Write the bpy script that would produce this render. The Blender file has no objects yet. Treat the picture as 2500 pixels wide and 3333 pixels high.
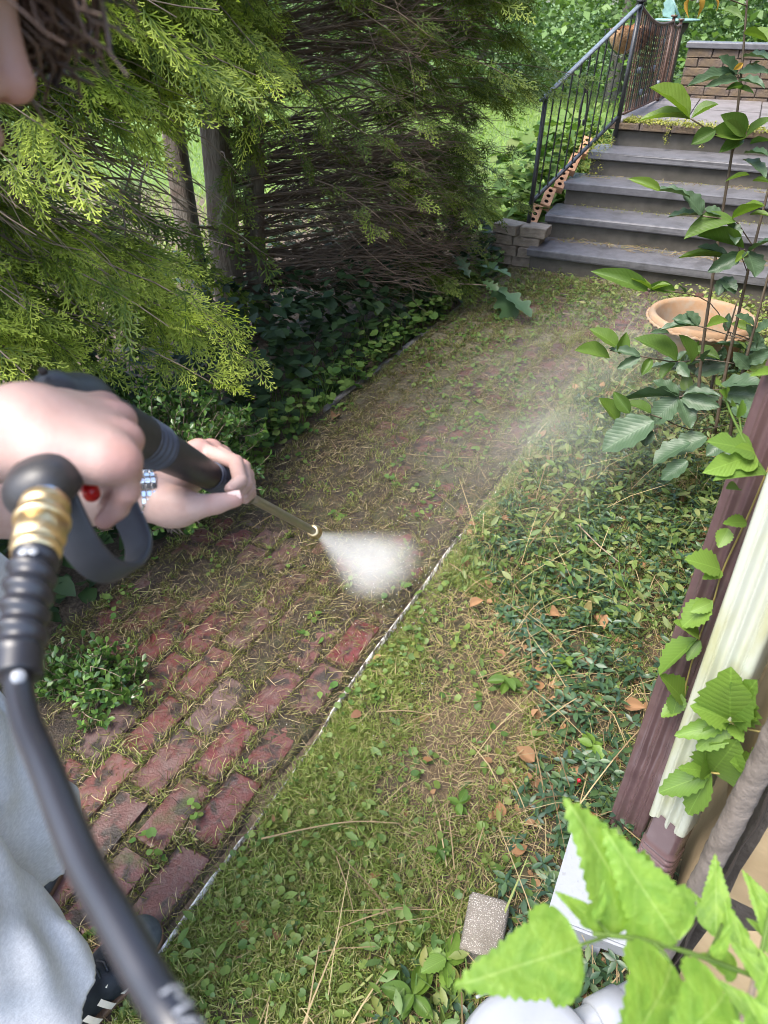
import bpy, bmesh, math, random
import numpy as np
from math import radians, sin, cos, pi, sqrt
from mathutils import Vector, Matrix

rng = np.random.default_rng(7)
random.seed(7)
SC = bpy.context.scene
COL = SC.collection

# ------------------------------------------------------------------ camera
H = 1.70                      # eye height of the phone above the brick path
PITCH, YAW = radians(36.6), radians(28.3)
FPX = 2314.0                  # focal length measured in photograph pixels (2500 x 3333)
cam_d = bpy.data.cameras.new("camera"); cam = bpy.data.objects.new("camera", cam_d); COL.objects.link(cam)
cam.location = (0, 0, H); cam.rotation_euler = (pi/2 - PITCH, 0, YAW)
cam_d.sensor_fit = 'VERTICAL'; cam_d.sensor_height = 36.0; cam_d.lens = 36.0*FPX/3333.0
cam_d.clip_start = 0.02; cam_d.clip_end = 300
cam_d.dof.use_dof = True; cam_d.dof.focus_distance = 2.1; cam_d.dof.aperture_fstop = 6.0
SC.camera = cam

# ------------------------------------------------------------------ light
SUN_EL, SUN_AZ = radians(62), radians(208)     # azimuth measured clockwise from +Y: hazy sun high behind the camera, a little to the left
world = bpy.data.worlds.new("World"); SC.world = world; world.use_nodes = True
wn = world.node_tree.nodes; wn.clear()
sky = wn.new('ShaderNodeTexSky'); sky.sky_type = 'NISHITA'; sky.sun_disc = False
sky.sun_elevation = SUN_EL; sky.sun_rotation = SUN_AZ; sky.air_density = 1.0; sky.dust_density = 2.5; sky.ozone_density = 1.0
bg = wn.new('ShaderNodeBackground'); bg.inputs['Strength'].default_value = 0.15
wo = wn.new('ShaderNodeOutputWorld')
world.node_tree.links.new(sky.outputs[0], bg.inputs[0]); world.node_tree.links.new(bg.outputs[0], wo.inputs[0])
sun_d = bpy.data.lights.new("sun", 'SUN'); sun_d.energy = 1.5; sun_d.angle = radians(30); sun_d.color = (1.0, 0.95, 0.86)
sun = bpy.data.objects.new("sun", sun_d); COL.objects.link(sun)
sdir = Vector((sin(SUN_AZ)*cos(SUN_EL), cos(SUN_AZ)*cos(SUN_EL), sin(SUN_EL)))
sun.rotation_euler = (-sdir).to_track_quat('-Z', 'Y').to_euler(); sun.location = sdir*30
SC.view_settings.view_transform = 'Standard'; SC.view_settings.look = 'None'
SC.view_settings.gamma = 1.0; SC.view_settings.use_curve_mapping = False
SC.view_settings.exposure = 2.25
SC.render.engine = 'CYCLES'
cy = SC.cycles
cy.use_denoising = True; cy.filter_width = 0.85
try: cy.denoiser = 'OPENIMAGEDENOISE'
except Exception: pass
cy.max_bounces = 7; cy.diffuse_bounces = 3; cy.glossy_bounces = 3; cy.transmission_bounces = 4; cy.transparent_max_bounces = 8; cy.volume_bounces = 6
cy.caustics_reflective = False; cy.caustics_refractive = False
cy.volume_step_rate = 1.0; cy.volume_max_steps = 128
cy.sample_clamp_indirect = 6.0

# ------------------------------------------------------------------ measuring helpers (photograph pixel + distance -> place)
_h = np.array([-sin(YAW), cos(YAW), 0.]); _r = np.array([cos(YAW), sin(YAW), 0.]); _u = np.array([0, 0, 1.])
_F = _h*cos(PITCH) - _u*sin(PITCH); _U = _h*sin(PITCH) + _u*cos(PITCH); _C = np.array([0, 0, H])
def ray(u, v): return _F + _r*(u-1250)/FPX - _U*(v-1666.5)/FPX
def pz(u, v, z=0.0):
    d = ray(u, v); return _C + d*((z-H)/d[2])
def pd(u, v, s): return _C + ray(u, v)*s
def py(u, v, Y):
    d = ray(u, v); return _C + d*(Y/d[1])
def pxx(u, v, X):
    d = ray(u, v); return _C + d*(X/d[0])
def proj(P):
    q = np.asarray(P) - _C; z = q @ _F
    return 1250 + FPX*(q @ _r)/z, 1666.5 - FPX*(q @ _U)/z, z

# ------------------------------------------------------------------ mesh helpers
class Geo:
    """collects vertices, faces and one float per vertex"""
    def __init__(s): s.v = []; s.f = []; s.a = []; s.n = 0
    def add(s, v, f, a=None):
        v = np.asarray(v, float).reshape(-1, 3); f = np.asarray(f, int)
        s.v.append(v); s.f.append(f + s.n); s.a.append(np.zeros(len(v)) if a is None else np.broadcast_to(np.asarray(a, float), (len(v),)))
        s.n += len(v); return s
    def obj(s, name, mat, parent=None, smooth=True, attr=True):
        me = mesh_np(name, np.concatenate(s.v), s.f, np.concatenate(s.a) if attr else None, smooth)
        return link(name, me, mat, parent)
def mesh_np(name, V, Fs, A=None, smooth=True):
    me = bpy.data.meshes.new(name)
    Fs = [f for f in (Fs if isinstance(Fs, list) else [Fs]) if len(f)]
    tot = np.concatenate([np.full(len(f), f.shape[1], np.int32) for f in Fs])
    loops = np.concatenate([f.ravel() for f in Fs]).astype(np.int32)
    me.vertices.add(len(V)); me.vertices.foreach_set("co", np.ascontiguousarray(V, np.float32).ravel())
    me.loops.add(len(loops)); me.loops.foreach_set("vertex_index", loops)
    me.polygons.add(len(tot)); st = np.zeros(len(tot), np.int32); st[1:] = np.cumsum(tot)[:-1]
    me.polygons.foreach_set("loop_start", st); me.polygons.foreach_set("loop_total", tot)
    if smooth: me.polygons.foreach_set("use_smooth", np.ones(len(tot), bool))
    me.update(calc_edges=True)
    if A is not None:
        at = me.attributes.new("tip", 'FLOAT', 'POINT'); at.data.foreach_set("value", A.astype(np.float32))
    return me
def link(name, me, mat=None, parent=None):
    o = bpy.data.objects.new(name, me); COL.objects.link(o)
    if mat is not None and not me.materials: me.materials.append(mat)
    if parent is not None: o.parent = parent
    return o
def thing(name, label, cat, loc=(0, 0, 0), group=None):
    o = bpy.data.objects.new(name, None); COL.objects.link(o); o.location = loc; o.empty_display_size = 0.05
    return tag(o, label, cat, group)
def tag(o, label=None, cat=None, group=None, kind=None):
    if label: o['label'] = label
    if cat: o['category'] = cat
    if group: o['group'] = group
    if kind: o['kind'] = kind
    return o
def put(o, parent):
    """make o a part of parent, keeping its world position"""
    o.parent = parent
    o.matrix_parent_inverse = parent_matrix(parent).inverted()
    return o
def parent_matrix(p):
    if p.parent is None: return p.matrix_basis.copy()
    return parent_matrix(p.parent) @ p.matrix_parent_inverse @ p.matrix_basis
def nrm(a):
    a = np.asarray(a, float); n = np.linalg.norm(a, axis=-1, keepdims=True); return a/np.maximum(n, 1e-9)
def frames(x, up):
    """rotation matrices (N,3,3) with columns x, y, z: x along 'x', z as near 'up' as possible"""
    x = nrm(x); up = np.broadcast_to(np.asarray(up, float), x.shape)
    y = nrm(np.cross(up, x)); z = np.cross(x, y)
    return np.stack([x, y, z], -1)
def scatter(geo, tv, tf, P, R, S, ta=None):
    """copies of one template: positions P (N,3), rotations R (N,3,3), scales S (N,) or (N,3)"""
    P = np.asarray(P, float); N = len(P)
    if N == 0: return
    S = np.asarray(S, float)
    if S.ndim == 1: S = S[:, None].repeat(3, 1)
    v = np.einsum('nij,nkj->nki', R, tv[None]*S[:, None, :]) + P[:, None, :]
    f = (np.asarray(tf)[None] + (np.arange(N)*len(tv))[:, None, None]).reshape(-1, np.asarray(tf).shape[1])
    a = None if ta is None else np.tile(ta, N)
    geo.add(v.reshape(-1, 3), f, a)
def tube(pts, rad, n=6, cap=True, flat=None):
    """swept tube along points; returns verts, quads (caps as degenerate quads)"""
    pts = np.asarray(pts, float); m = len(pts); rad = np.broadcast_to(np.asarray(rad, float), (m,))
    t = np.gradient(pts, axis=0); t = nrm(t)
    up = np.array([0, 0, 1.]) if abs(t[0, 2]) < .9 else np.array([1., 0, 0])
    a = nrm(np.cross(t[0], up)); A = [a]
    for i in range(1, m):
        a = A[-1] - t[i]*(A[-1] @ t[i]); A.append(nrm(a))
    A = np.array(A); B = np.cross(t, A)
    th = np.arange(n)*2*pi/n
    v = pts[:, None, :] + rad[:, None, None]*(A[:, None, :]*np.cos(th)[None, :, None] + B[:, None, :]*np.sin(th)[None, :, None])
    i = np.arange(m-1)[:, None]*n; j = np.arange(n)[None]; k = (j+1) % n
    q = np.stack([i+j, i+k, i+n+k, i+n+j], -1).reshape(-1, 4)
    v = v.reshape(-1, 3)
    if cap:
        v = np.vstack([v, pts[:1], pts[-1:]]); c0, c1 = m*n, m*n+1; j = np.arange(n); k = (j+1) % n
        return v, q, np.vstack([np.stack([k, j, np.full(n, c0)], -1), np.stack([(m-1)*n+j, (m-1)*n+k, np.full(n, c1)], -1)])
    return v, q, np.zeros((0, 3), int)
def add_tube(g, pts, rad, n=6, cap=True, a=None):
    v, q, t = tube(pts, rad, n, cap); n0 = g.n
    g.add(v, q, a)
    if len(t): g.f.append(t + n0)
def tubes_obj(name, lst, mat, parent=None, n=6, smooth=True):
    g = Geo()
    for pts, rad in lst: add_tube(g, pts, rad, n)
    return g.obj(name, mat, parent, smooth)
def spline(P, n=24):
    """Catmull-Rom through points"""
    P = np.asarray(P, float); Q = np.vstack([2*P[0]-P[1], P, 2*P[-1]-P[-2]]); out = []
    m = len(P)-1
    for s in np.linspace(0, m, n):
        i = min(int(s), m-1); t = s-i; a, b, c, d = Q[i], Q[i+1], Q[i+2], Q[i+3]
        out.append(.5*((2*b)+(c-a)*t+(2*a-5*b+4*c-d)*t*t+(3*b-a-3*c+d)*t**3))
    return np.array(out)
def box_v(x0, x1, y0, y1, z0, z1):
    v = np.array([[x0,y0,z0],[x1,y0,z0],[x1,y1,z0],[x0,y1,z0],[x0,y0,z1],[x1,y0,z1],[x1,y1,z1],[x0,y1,z1]], float)
    f = np.array([[0,3,2,1],[4,5,6,7],[0,1,5,4],[1,2,6,5],[2,3,7,6],[3,0,4,7]])
    return v, f
def bev_box(sx, sy, sz, b=0.004, jit=0.0, r=None, seg=1):
    """bevelled box mesh data centred on x,y with its top at z=0"""
    bm = bmesh.new(); bmesh.ops.create_cube(bm, size=1.0)
    for v in bm.verts: v.co = Vector((v.co.x*sx, v.co.y*sy, (v.co.z-.5)*sz))
    bmesh.ops.bevel(bm, geom=bm.edges[:], offset=b, segments=seg, affect='EDGES', profile=.6)
    if jit:
        for v in bm.verts: v.co += Vector((random.uniform(-jit, jit), random.uniform(-jit, jit), random.uniform(-jit, jit)*.6))
    me = bpy.data.meshes.new('piece'); bm.to_mesh(me); bm.free()
    return me
def rot_z(a): return np.array([[cos(a), -sin(a), 0], [sin(a), cos(a), 0], [0, 0, 1.]])
def m4(R, P, S=(1, 1, 1)):
    M = Matrix.Identity(4)
    for i in range(3):
        for j in range(3): M[i][j] = float(R[i][j])*S[j]
        M[i][3] = float(P[i])
    return M

# ------------------------------------------------------------------ material helpers
class NT:
    def __init__(s, name):
        s.m = bpy.data.materials.new(name); s.m.use_nodes = True; s.t = s.m.node_tree; s.t.nodes.clear()
        s.out = s.n('ShaderNodeOutputMaterial'); s.p = s.n('ShaderNodeBsdfPrincipled'); s.l(s.p.outputs[0], s.out.inputs[0])
        s.tc = None
    def n(s, typ, **kw):
        x = s.t.nodes.new(typ)
        for k, v in kw.items(): setattr(x, k, v)
        return x
    def l(s, a, b): s.t.links.new(a, b)
    def co(s, which='Object'):
        if s.tc is None: s.tc = s.n('ShaderNodeTexCoord')
        return s.tc.outputs[which]
    def noise(s, scale, detail=4, rough=.55, vec=None, dist=0.0):
        x = s.n('ShaderNodeTexNoise'); x.inputs['Scale'].default_value = scale; x.inputs['Detail'].default_value = detail
        x.inputs['Roughness'].default_value = rough; x.inputs['Distortion'].default_value = dist
        s.l(vec if vec is not None else s.co(), x.inputs['Vector']); return x.outputs['Fac']
    def voro(s, scale, feature='F1', out='Distance', vec=None):
        x = s.n('ShaderNodeTexVoronoi', feature=feature); x.inputs['Scale'].default_value = scale
        s.l(vec if vec is not None else s.co(), x.inputs['Vector']); return x.outputs[out]
    def ramp(s, fac, stops):
        x = s.n('ShaderNodeValToRGB'); e = x.color_ramp.elements
        while len(e) < len(stops): e.new(.5)
        for q, (p, c) in zip(e, stops):
            q.position = p; q.color = (c if len(c) == 4 else (*c, 1)) if not isinstance(c, (int, float)) else (c, c, c, 1)
        s.l(fac, x.inputs[0]); return x.outputs[0]
    def mix(s, fac, a, b, mode='MIX'):
        x = s.n('ShaderNodeMix', data_type='RGBA', blend_type=mode)
        for sock, val in ((x.inputs[0], fac), (x.inputs[6], a), (x.inputs[7], b)):
            if hasattr(val, 'is_output'): s.l(val, sock)
            else: sock.default_value = val if isinstance(val, (int, float)) else (*val[:3], 1)
        return x.outputs[2]
    def math(s, op, a, b=0.0, c=None):
        x = s.n('ShaderNodeMath', operation=op)
        for i, val in enumerate((a, b) if c is None else (a, b, c)):
            if hasattr(val, 'is_output'): s.l(val, x.inputs[i])
            else: x.inputs[i].default_value = val
        return x.outputs[0]
    def sep(s, vec):
        x = s.n('ShaderNodeSeparateXYZ'); s.l(vec, x.inputs[0]); return x.outputs
    def stretch(s, sc, vec=None):
        x = s.n('ShaderNodeMapping'); x.inputs['Scale'].default_value = sc; s.l(vec if vec is not None else s.co(), x.inputs[0]); return x.outputs[0]
    def island(s): return s.n('ShaderNodeNewGeometry').outputs['Random Per Island']
    def objrand(s): return s.n('ShaderNodeObjectInfo').outputs['Random']
    def attr(s, name='tip'):
        x = s.n('ShaderNodeAttribute'); x.attribute_name = name; return x.outputs['Fac']
    def color(s, c):
        if hasattr(c, 'is_output'): s.l(c, s.p.inputs['Base Color'])
        else: s.p.inputs['Base Color'].default_value = (*c, 1)
    def rough(s, r):
        if hasattr(r, 'is_output'): s.l(r, s.p.inputs['Roughness'])
        else: s.p.inputs['Roughness'].default_value = r
    def bump(s, h, strength=.3, dist=.002):
        x = s.n('ShaderNodeBump'); x.inputs['Strength'].default_value = strength; x.inputs['Distance'].default_value = dist
        s.l(h, x.inputs['Height']); s.l(x.outputs[0], s.p.inputs['Normal']); return x
    def spec(s, v): s.p.inputs['Specular IOR Level'].default_value = v
    def metal(s, v): s.p.inputs['Metallic'].default_value = v
    def translucent(s, color, fac):
        t = s.n('ShaderNodeBsdfTranslucent'); m = s.n('ShaderNodeMixShader'); m.inputs[0].default_value = fac
        if hasattr(color, 'is_output'): s.l(color, t.inputs[0])
        else: t.inputs[0].default_value = (*color, 1)
        s.l(s.p.outputs[0], m.inputs[1]); s.l(t.outputs[0], m.inputs[2]); s.l(m.outputs[0], s.out.inputs[0])
def simple(name, c1, c2=None, scale=20, rough=.6, bump=0, bdist=.001, metal=0, spec=.5, detail=5):
    k = NT(name)
    if c2 is None: c2 = tuple(x*.8 for x in c1)
    nz = k.noise(scale, detail); k.color(k.mix(k.ramp(nz, [(.3, 0.), (.7, 1.)]), c1, c2)); k.rough(rough); k.metal(metal); k.spec(spec)
    if bump: k.bump(k.noise(scale*3, 4), bump, bdist)
    return k.m
def leafmat(name, stops, rough=.5, trans=.3, spec=.4, tip=None, tipc=None, vein=False, tmul=1.25, perobj=False):
    """stops: colours picked at random per leaf; tip: colour towards attribute 'tip' = 1"""
    k = NT(name)
    c = k.ramp(k.objrand() if perobj else k.island(), [(i/(max(1, len(stops)-1)), s) for i, s in enumerate(stops)])
    c = k.mix(k.math('MULTIPLY', k.noise(60, 3), .35), c, tuple(.55*x for x in stops[0]))
    if tipc is not None: c = k.mix(k.attr('tip'), c, tipc)
    if vein:
        x, y, z = k.sep(k.co()); ay_ = k.math('ABSOLUTE', y); rib = k.ramp(ay_, [(.0, 1.), (.022, 0.)]); ph = k.math('SUBTRACT', k.math('MULTIPLY', x, 11.0), k.math('MULTIPLY', ay_, 8.0)); fr = k.math('ABSOLUTE', k.math('SUBTRACT', k.math('FRACT', ph), .5)); sv = k.ramp(fr, [(.0, 1.), (.10, 0.)])
        c = k.mix(k.math('MULTIPLY', k.math('MAXIMUM', rib, k.math('MULTIPLY', sv, .35)), .28), c, tuple(min(1, q*1.9+.03) for q in stops[1])); k.bump(k.ramp(fr, [(.0, 0.), (.35, 1.)]), .10, .03)
    k.color(c); k.rough(rough); k.spec(spec)
    if trans:
        tc = k.mix(1.0, c, (tmul, tmul*1.08, tmul*.5), 'MULTIPLY'); k.translucent(tc, trans)
    return k.m

# ================================================================== materials of the setting
def mk_soil():
    k = NT('soil'); x, y, z = k.sep(k.co())
    n1 = k.noise(9, 6, .6); n2 = k.noise(70, 5, .65)
    c = k.mix(k.ramp(n1, [(.3, 0.), (.7, 1.)]), (.048, .032, .021), (.105, .075, .05))
    c = k.mix(k.ramp(n2, [(.42, 0.), (.66, 1.)]), c, (.17, .125, .085))
    # moss and thatch on the strip of grass right of the path
    lawn = k.math('MULTIPLY', k.ramp(k.math('ADD', x, k.math('MULTIPLY', k.noise(5, 3), .22)), [(.0, 0.), (.01, 1.)]), 1.0)
    xr = k.math('ADD', k.math('ADD', x, .72), k.math('MULTIPLY', k.math('SUBTRACT', k.noise(6, 4), .5), .2))
    inl = k.ramp(xr, [(.0, 0.), (.06, 1.)])
    green = k.mix(k.ramp(k.noise(26, 5), [(.35, 0.), (.7, 1.)]), (.028, .03, .011), (.075, .06, .03))
    c = k.mix(inl, c, k.mix(k.ramp(k.noise(3.5, 3), [(.42, 0.), (.6, 1.)]), green, (.05, .037, .023)))
    bz = k.n('ShaderNodeVectorMath', operation='DISTANCE'); mp = k.n('ShaderNodeMapping'); mp.inputs['Location'].default_value = (.36/.22, -1.15/.42, 0); mp.inputs['Scale'].default_value = (1/.22, 1/.42, 0); k.l(k.co(), mp.inputs[0]); k.l(mp.outputs[0], bz.inputs[0]); bare = k.ramp(k.math('ADD', bz.outputs['Value'], k.math('MULTIPLY', k.math('SUBTRACT', k.noise(9, 4), .5), 1.2)), [(.5, .9), (1.0, 0.)]); c = k.mix(k.math('MULTIPLY', bare, inl), c, (.105, .072, .044))
    far = k.ramp(k.math('ADD', y, k.math('MULTIPLY', k.math('SUBTRACT', k.noise(1.5, 3), .5), 1.0)), [(.0, 0.), (1., 1.)])
    yy = k.math('SUBTRACT', y, 5.7); inf = k.ramp(yy, [(.0, 0.), (.4, 1.)])
    lawnc = k.mix(k.ramp(k.noise(7, 6, .7), [(.3, 0.), (.7, 1.)]), (.055, .10, .022), (.11, .17, .035))
    c = k.mix(inf, c, lawnc)
    k.color(c); k.rough(.85); k.bump(k.math('ADD', n2, k.math('MULTIPLY', n1, 1.5)), .7, .01)
    return k.m
def mk_brick():
    k = NT('paver_brick'); r = k.objrand()
    c = k.ramp(r, [(0, (.098, .028, .026)), (.3, (.115, .044, .038)), (.55, (.082, .042, .038)), (.8, (.115, .026, .027)), (1, (.10, .072, .067))])
    g = k.n('ShaderNodeNewGeometry').outputs['Position']
    c = k.mix(k.ramp(k.noise(28, 6, .7, vec=g), [(.44, 0.), (.66, .7)]), c, (.115, .085, .078))       # worn greyish skin
    c = k.mix(k.ramp(k.noise(13, 5, .6, vec=g), [(.52, 0.), (.60, .9)]), c, (.028, .025, .022))       # dark soil and algae stains
    c = k.mix(k.ramp(k.noise(9, 5, .6, vec=k.stretch((1, 1, 1), g), dist=.5), [(.58, 0.), (.7, .75)]), c, (.05, .058, .02))   # moss film
    c = k.mix(k.ramp(k.noise(240, 2), [(.66, 0.), (.78, .35)]), c, (.20, .15, .13))
    k.color(c); k.rough(k.ramp(k.noise(20, 4, vec=g), [(.35, .22), (.65, .6)])); k.spec(.35)
    k.bump(k.math('ADD', k.noise(160, 4), k.noise(30, 4)), .55, .004)
    return k.m
def mk_stone(name, c1, c2, c3, sc=14, bump=.5, rough=.8, bd=.006, streak=None):
    k = NT(name); v = k.co() if streak is None else k.stretch(streak)
    c = k.mix(k.ramp(k.noise(sc, 6, .65, vec=v), [(.3, 0.), (.7, 1.)]), c1, c2)
    c = k.mix(k.ramp(k.noise(sc*.35, 4, .6), [(.5, 0.), (.66, .8)]), c, c3)
    r = k.objrand(); c = k.mix(k.math('MULTIPLY', r, .35), c, c1)
    k.color(c); k.rough(rough); k.spec(.3); k.bump(k.math('ADD', k.noise(sc*4, 5, .6, vec=v), k.noise(sc, 4, vec=v)), bump, bd)
    return k.m
M_SOIL = mk_soil(); M_BRICK = mk_brick()
M_BLUESTONE = mk_stone('bluestone', (.10, .10, .112), (.155, .155, .17), (.065, .065, .07), 16, .4, .40, .004)
M_CONC = mk_stone('stained_concrete', (.085, .078, .067), (.15, .14, .122), (.045, .045, .036), 7, .35, .85, .003)
M_FLAG = mk_stone('flagstone', (.14, .13, .135), (.20, .185, .19), (.09, .085, .08), 10, .4, .75, .004)
M_SANDST = mk_stone('tan_wall_stone', (.24, .175, .095), (.34, .26, .155), (.17, .115, .06), 6, .35, .85, .004, (1, 1, 1.5))
M_MORTAR = mk_stone('grey_mortar', (.12, .10, .085), (.17, .145, .125), (.06, .05, .042), 30, .6, .92, .003)
M_WALLBRICK = mk_stone('weathered_wall_brick', (.095, .075, .066), (.145, .115, .10), (.17, .12, .06), 12, .7, .88, .008)
M_ORANGEBRICK = mk_stone('orange_brick', (.42, .22, .12), (.52, .32, .20), (.30, .17, .10), 30, .5, .85, .004)
M_PIERBRICK = mk_stone('rough_grey_brick', (.28, .235, .19), (.38, .33, .27), (.17, .14, .11), 18, .9, .9, .01, (1, 1, 3))
M_IRON = simple('black_painted_iron', (.016, .018, .022), (.035, .036, .04), 60, .38, .15, .001, 0, .6)
M_RUST = simple('rusty_iron', (.05, .032, .026), (.12, .062, .042), 40, .55, .3, .001, 0, .5)
M_RAILTOP = simple('worn_grey_rail', (.19, .22, .25), (.10, .12, .14), 50, .45, .1, .001, 0, .5)
M_HOLE = simple('dark_hollow', (.02, .014, .01), None, 30, .95)

# ================================================================== ground
def ground_h(x, y):
    b = np.clip((x+.76)/.12, 0, 1); far = np.clip((np.abs(x)+np.abs(y)-4)/4, 0, 1)
    hh = .006*np.sin(x*9+y*5)+.005*np.sin(x*21-y*17)+.004*np.sin(x*37+y*31)
    return -.014 + b*.016 + hh*(.35+.65*b) + far*.02*np.sin(x*1.3)*np.cos(y*1.1)
ax = np.concatenate([np.linspace(-70, -6, 20), np.linspace(-5.6, 2.0, 131), np.linspace(2.5, 70, 20)])
ay = np.concatenate([np.linspace(-40, -1.5, 14), np.linspace(-1.3, 6.5, 131), np.linspace(7, 90, 24)])
GX, GY = np.meshgrid(ax, ay, indexing='ij')
GV = np.stack([GX, GY, ground_h(GX, GY)], -1).reshape(-1, 3)
ni, nj = GX.shape; I = (np.arange(ni-1)[:, None]*nj + np.arange(nj-1)[None]).ravel()
tag(link('ground', mesh_np('ground', GV, np.stack([I, I+nj, I+nj+1, I+1], -1)), M_SOIL), kind='structure')

# ================================================================== brick path: every paver a piece of the path
XR, XL = -.775, -1.70
path = thing('brick_path', None, None); tag(path, kind='structure')
bed_g = Geo()
v, f = box_v(XL-.01, XR+.005, -.9, 5.3, -.16, -.03); bed_g.add(v, f)
bed_g.obj('sand_bed', M_SOIL, path, False)
PV = [bev_box(.194, .091, .055, random.uniform(.004, .007), .002, seg=2) for _ in range(7)]
for p_ in PV: p_.materials.append(M_BRICK)
path_bricks = []
nb = 0
PX, PY = .1115, .2165
for ci in range(16):
    x = XR - .062 - ci*PX if ci < 8 else XR - .062 + (ci-7)*PX
    off = (ci % 2)*.5*PY + (.02 if ci % 3 else -.015)
    for rj in range(-4, 27):
        y = .0 + rj*PY + off + .065
        if ci >= 8 and y < 3.75 + .25*(ci-8): continue
        if ci >= 13: continue
        if y > 5.18: continue
        if y < -.75: continue
        o = bpy.data.objects.new('brick', random.choice(PV)); COL.objects.link(o); o.parent = path
        sink = .0
        o.location = (x + random.gauss(0, .003), y + random.gauss(0, .004), .002 + random.gauss(0, .003) - sink)
        o.rotation_euler = (pi*0 + random.gauss(0, .013), random.gauss(0, .017), pi/2 + random.gauss(0, .014) + (pi if random.random() < .5 else 0))
        path_bricks.append((o.location.x, o.location.y)); nb += 1
path_bricks = np.array(path_bricks)

# uneven film of mud and rotted thatch that has grown over the bricks; the washer has bared the front
def vnoise(x, y, s, seed):
    r = np.random.default_rng(seed).random((64, 64)); u = x*s; v = y*s; i = np.floor(u).astype(int); j = np.floor(v).astype(int); a = u-i; b = v-j; a = a*a*(3-2*a); b = b*b*(3-2*b)
    g_ = lambda p, q: r[p % 64, q % 64]
    return (g_(i, j)*(1-a)+g_(i+1, j)*a)*(1-b)+(g_(i, j+1)*(1-a)+g_(i+1, j+1)*a)*b
def fbm(x, y, s, seed, o=4): return sum(vnoise(x, y, s*2**k_, seed+k_)*.5**k_ for k_ in range(o))/sum(.5**k_ for k_ in range(o))
def mud_h(x, y):
    d = fbm(x, y, 5.0, 3, 5)-.5; fine = fbm(x, y, 40, 11, 3)-.5
    front = np.clip((1.55-y)/.75, 0, 1)*np.clip((x+1.50)/.22, 0, 1)            # washed part
    far_ = np.clip((y-2.6)/1.2, 0, 1); left = np.clip((-1.30-x)/.3, 0, 1)
    cov = .0045-.0125*front-.0045*far_*(1-left)+.003*left
    return cov+.030*d+.007*fine
mx = np.arange(XL-.03, .1, .0115); my = np.arange(-.7, 5.2, .0115); MX, MY = np.meshgrid(mx, my, indexing='ij'); MZ = mud_h(MX, MY)
edge_ = np.where(MY < 3.7, XR+.01, XR+.01+np.clip((MY-3.7)*2, 0, .6)); MZ = np.where(MX > edge_, -.03, MZ)
mi, mj_ = MX.shape; I = (np.arange(mi-1)[:, None]*mj_+np.arange(mj_-1)[None]).ravel(); MV = np.stack([MX, MY, MZ], -1).reshape(-1, 3); MF = np.stack([I, I+mj_, I+mj_+1, I+1], -1); zq = MZ.ravel()[MF]; MF = MF[zq.max(1) > -.02]
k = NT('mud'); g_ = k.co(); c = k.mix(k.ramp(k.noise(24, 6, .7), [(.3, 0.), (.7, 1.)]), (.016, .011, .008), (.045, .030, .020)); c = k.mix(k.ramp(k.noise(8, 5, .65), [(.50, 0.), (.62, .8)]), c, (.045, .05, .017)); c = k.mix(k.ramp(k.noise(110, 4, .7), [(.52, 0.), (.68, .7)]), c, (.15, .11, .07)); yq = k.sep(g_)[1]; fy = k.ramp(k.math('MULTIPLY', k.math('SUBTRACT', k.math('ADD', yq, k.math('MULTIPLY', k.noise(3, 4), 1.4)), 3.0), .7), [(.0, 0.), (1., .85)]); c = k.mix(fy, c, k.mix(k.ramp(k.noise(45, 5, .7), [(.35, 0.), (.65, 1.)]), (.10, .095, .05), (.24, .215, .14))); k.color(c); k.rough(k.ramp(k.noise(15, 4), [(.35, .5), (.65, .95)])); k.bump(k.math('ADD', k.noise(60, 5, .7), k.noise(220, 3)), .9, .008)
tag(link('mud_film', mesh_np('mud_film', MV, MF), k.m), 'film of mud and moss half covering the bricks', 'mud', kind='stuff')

# thin metal edging along the right side of the path, its top rim worn white
k = NT('worn_white_edging'); k.color(k.mix(k.ramp(k.noise(30, 5, .7), [(.44, 0.), (.56, 1.)]), (.10, .085, .07), (.72, .70, .66))); k.rough(.5); M_EDGE = k.m
g = Geo(); ys = np.linspace(-.6, 3.0, 260)
xs = XR + .024 + .004*np.sin(ys*3.1) + .003*np.sin(ys*9)
vis = np.clip((ys-.30)/.05, 0, 1)*np.clip((.60-ys)/.06, 0, 1)+np.clip((ys-1.0)/.08, 0, 1)*np.clip((2.05-ys)/.08, 0, 1); vis = np.maximum(vis, .55*(np.sin(ys*23)+np.sin(ys*13.7) > 1.1))
top = -.004+.021*vis+.004*np.sin(ys*9.3+1)
V = []
for x, y, t in zip(xs, ys, top):
    V += [[x-.0014, y, -.08], [x-.0014, y, t], [x+.0014, y, t], [x+.0014, y, -.08]]
V = np.array(V); n = len(ys); I = np.arange(n-1)[:, None]*4; J = np.arange(4)[None]; K = (J+1) % 4
g.add(V, np.stack([I+J, I+K, I+4+K, I+4+J], -1).reshape(-1, 4)); g.add(V[:4], [[0, 1, 2, 3]]); g.add(V[-4:], [[3, 2, 1, 0]])
tag(g.obj('path_edging', M_EDGE, None, False), 'thin edging strip with a worn white rim along the right side of the brick path', 'edging')

# weathered board along the left side
M_BOARD = simple('grey_weathered_wood', (.11, .105, .10), (.20, .19, .18), 30, .85, .4, .002)
g = Geo()
for y0, y1, z in ((2.62, 2.98, .020), (3.01, 3.42, .014), (3.45, 3.8, .020)):
    v, f = box_v(-.012, .012, y0, y1, -.05, z); v[:, 0] += -1.735 + .03*(v[:, 1]-3.0)*.6; g.add(v, f)
tag(g.obj('edging_board', M_BOARD, None, False), 'low grey weathered edging board left of the path below the dark ground cover', 'board')

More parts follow.
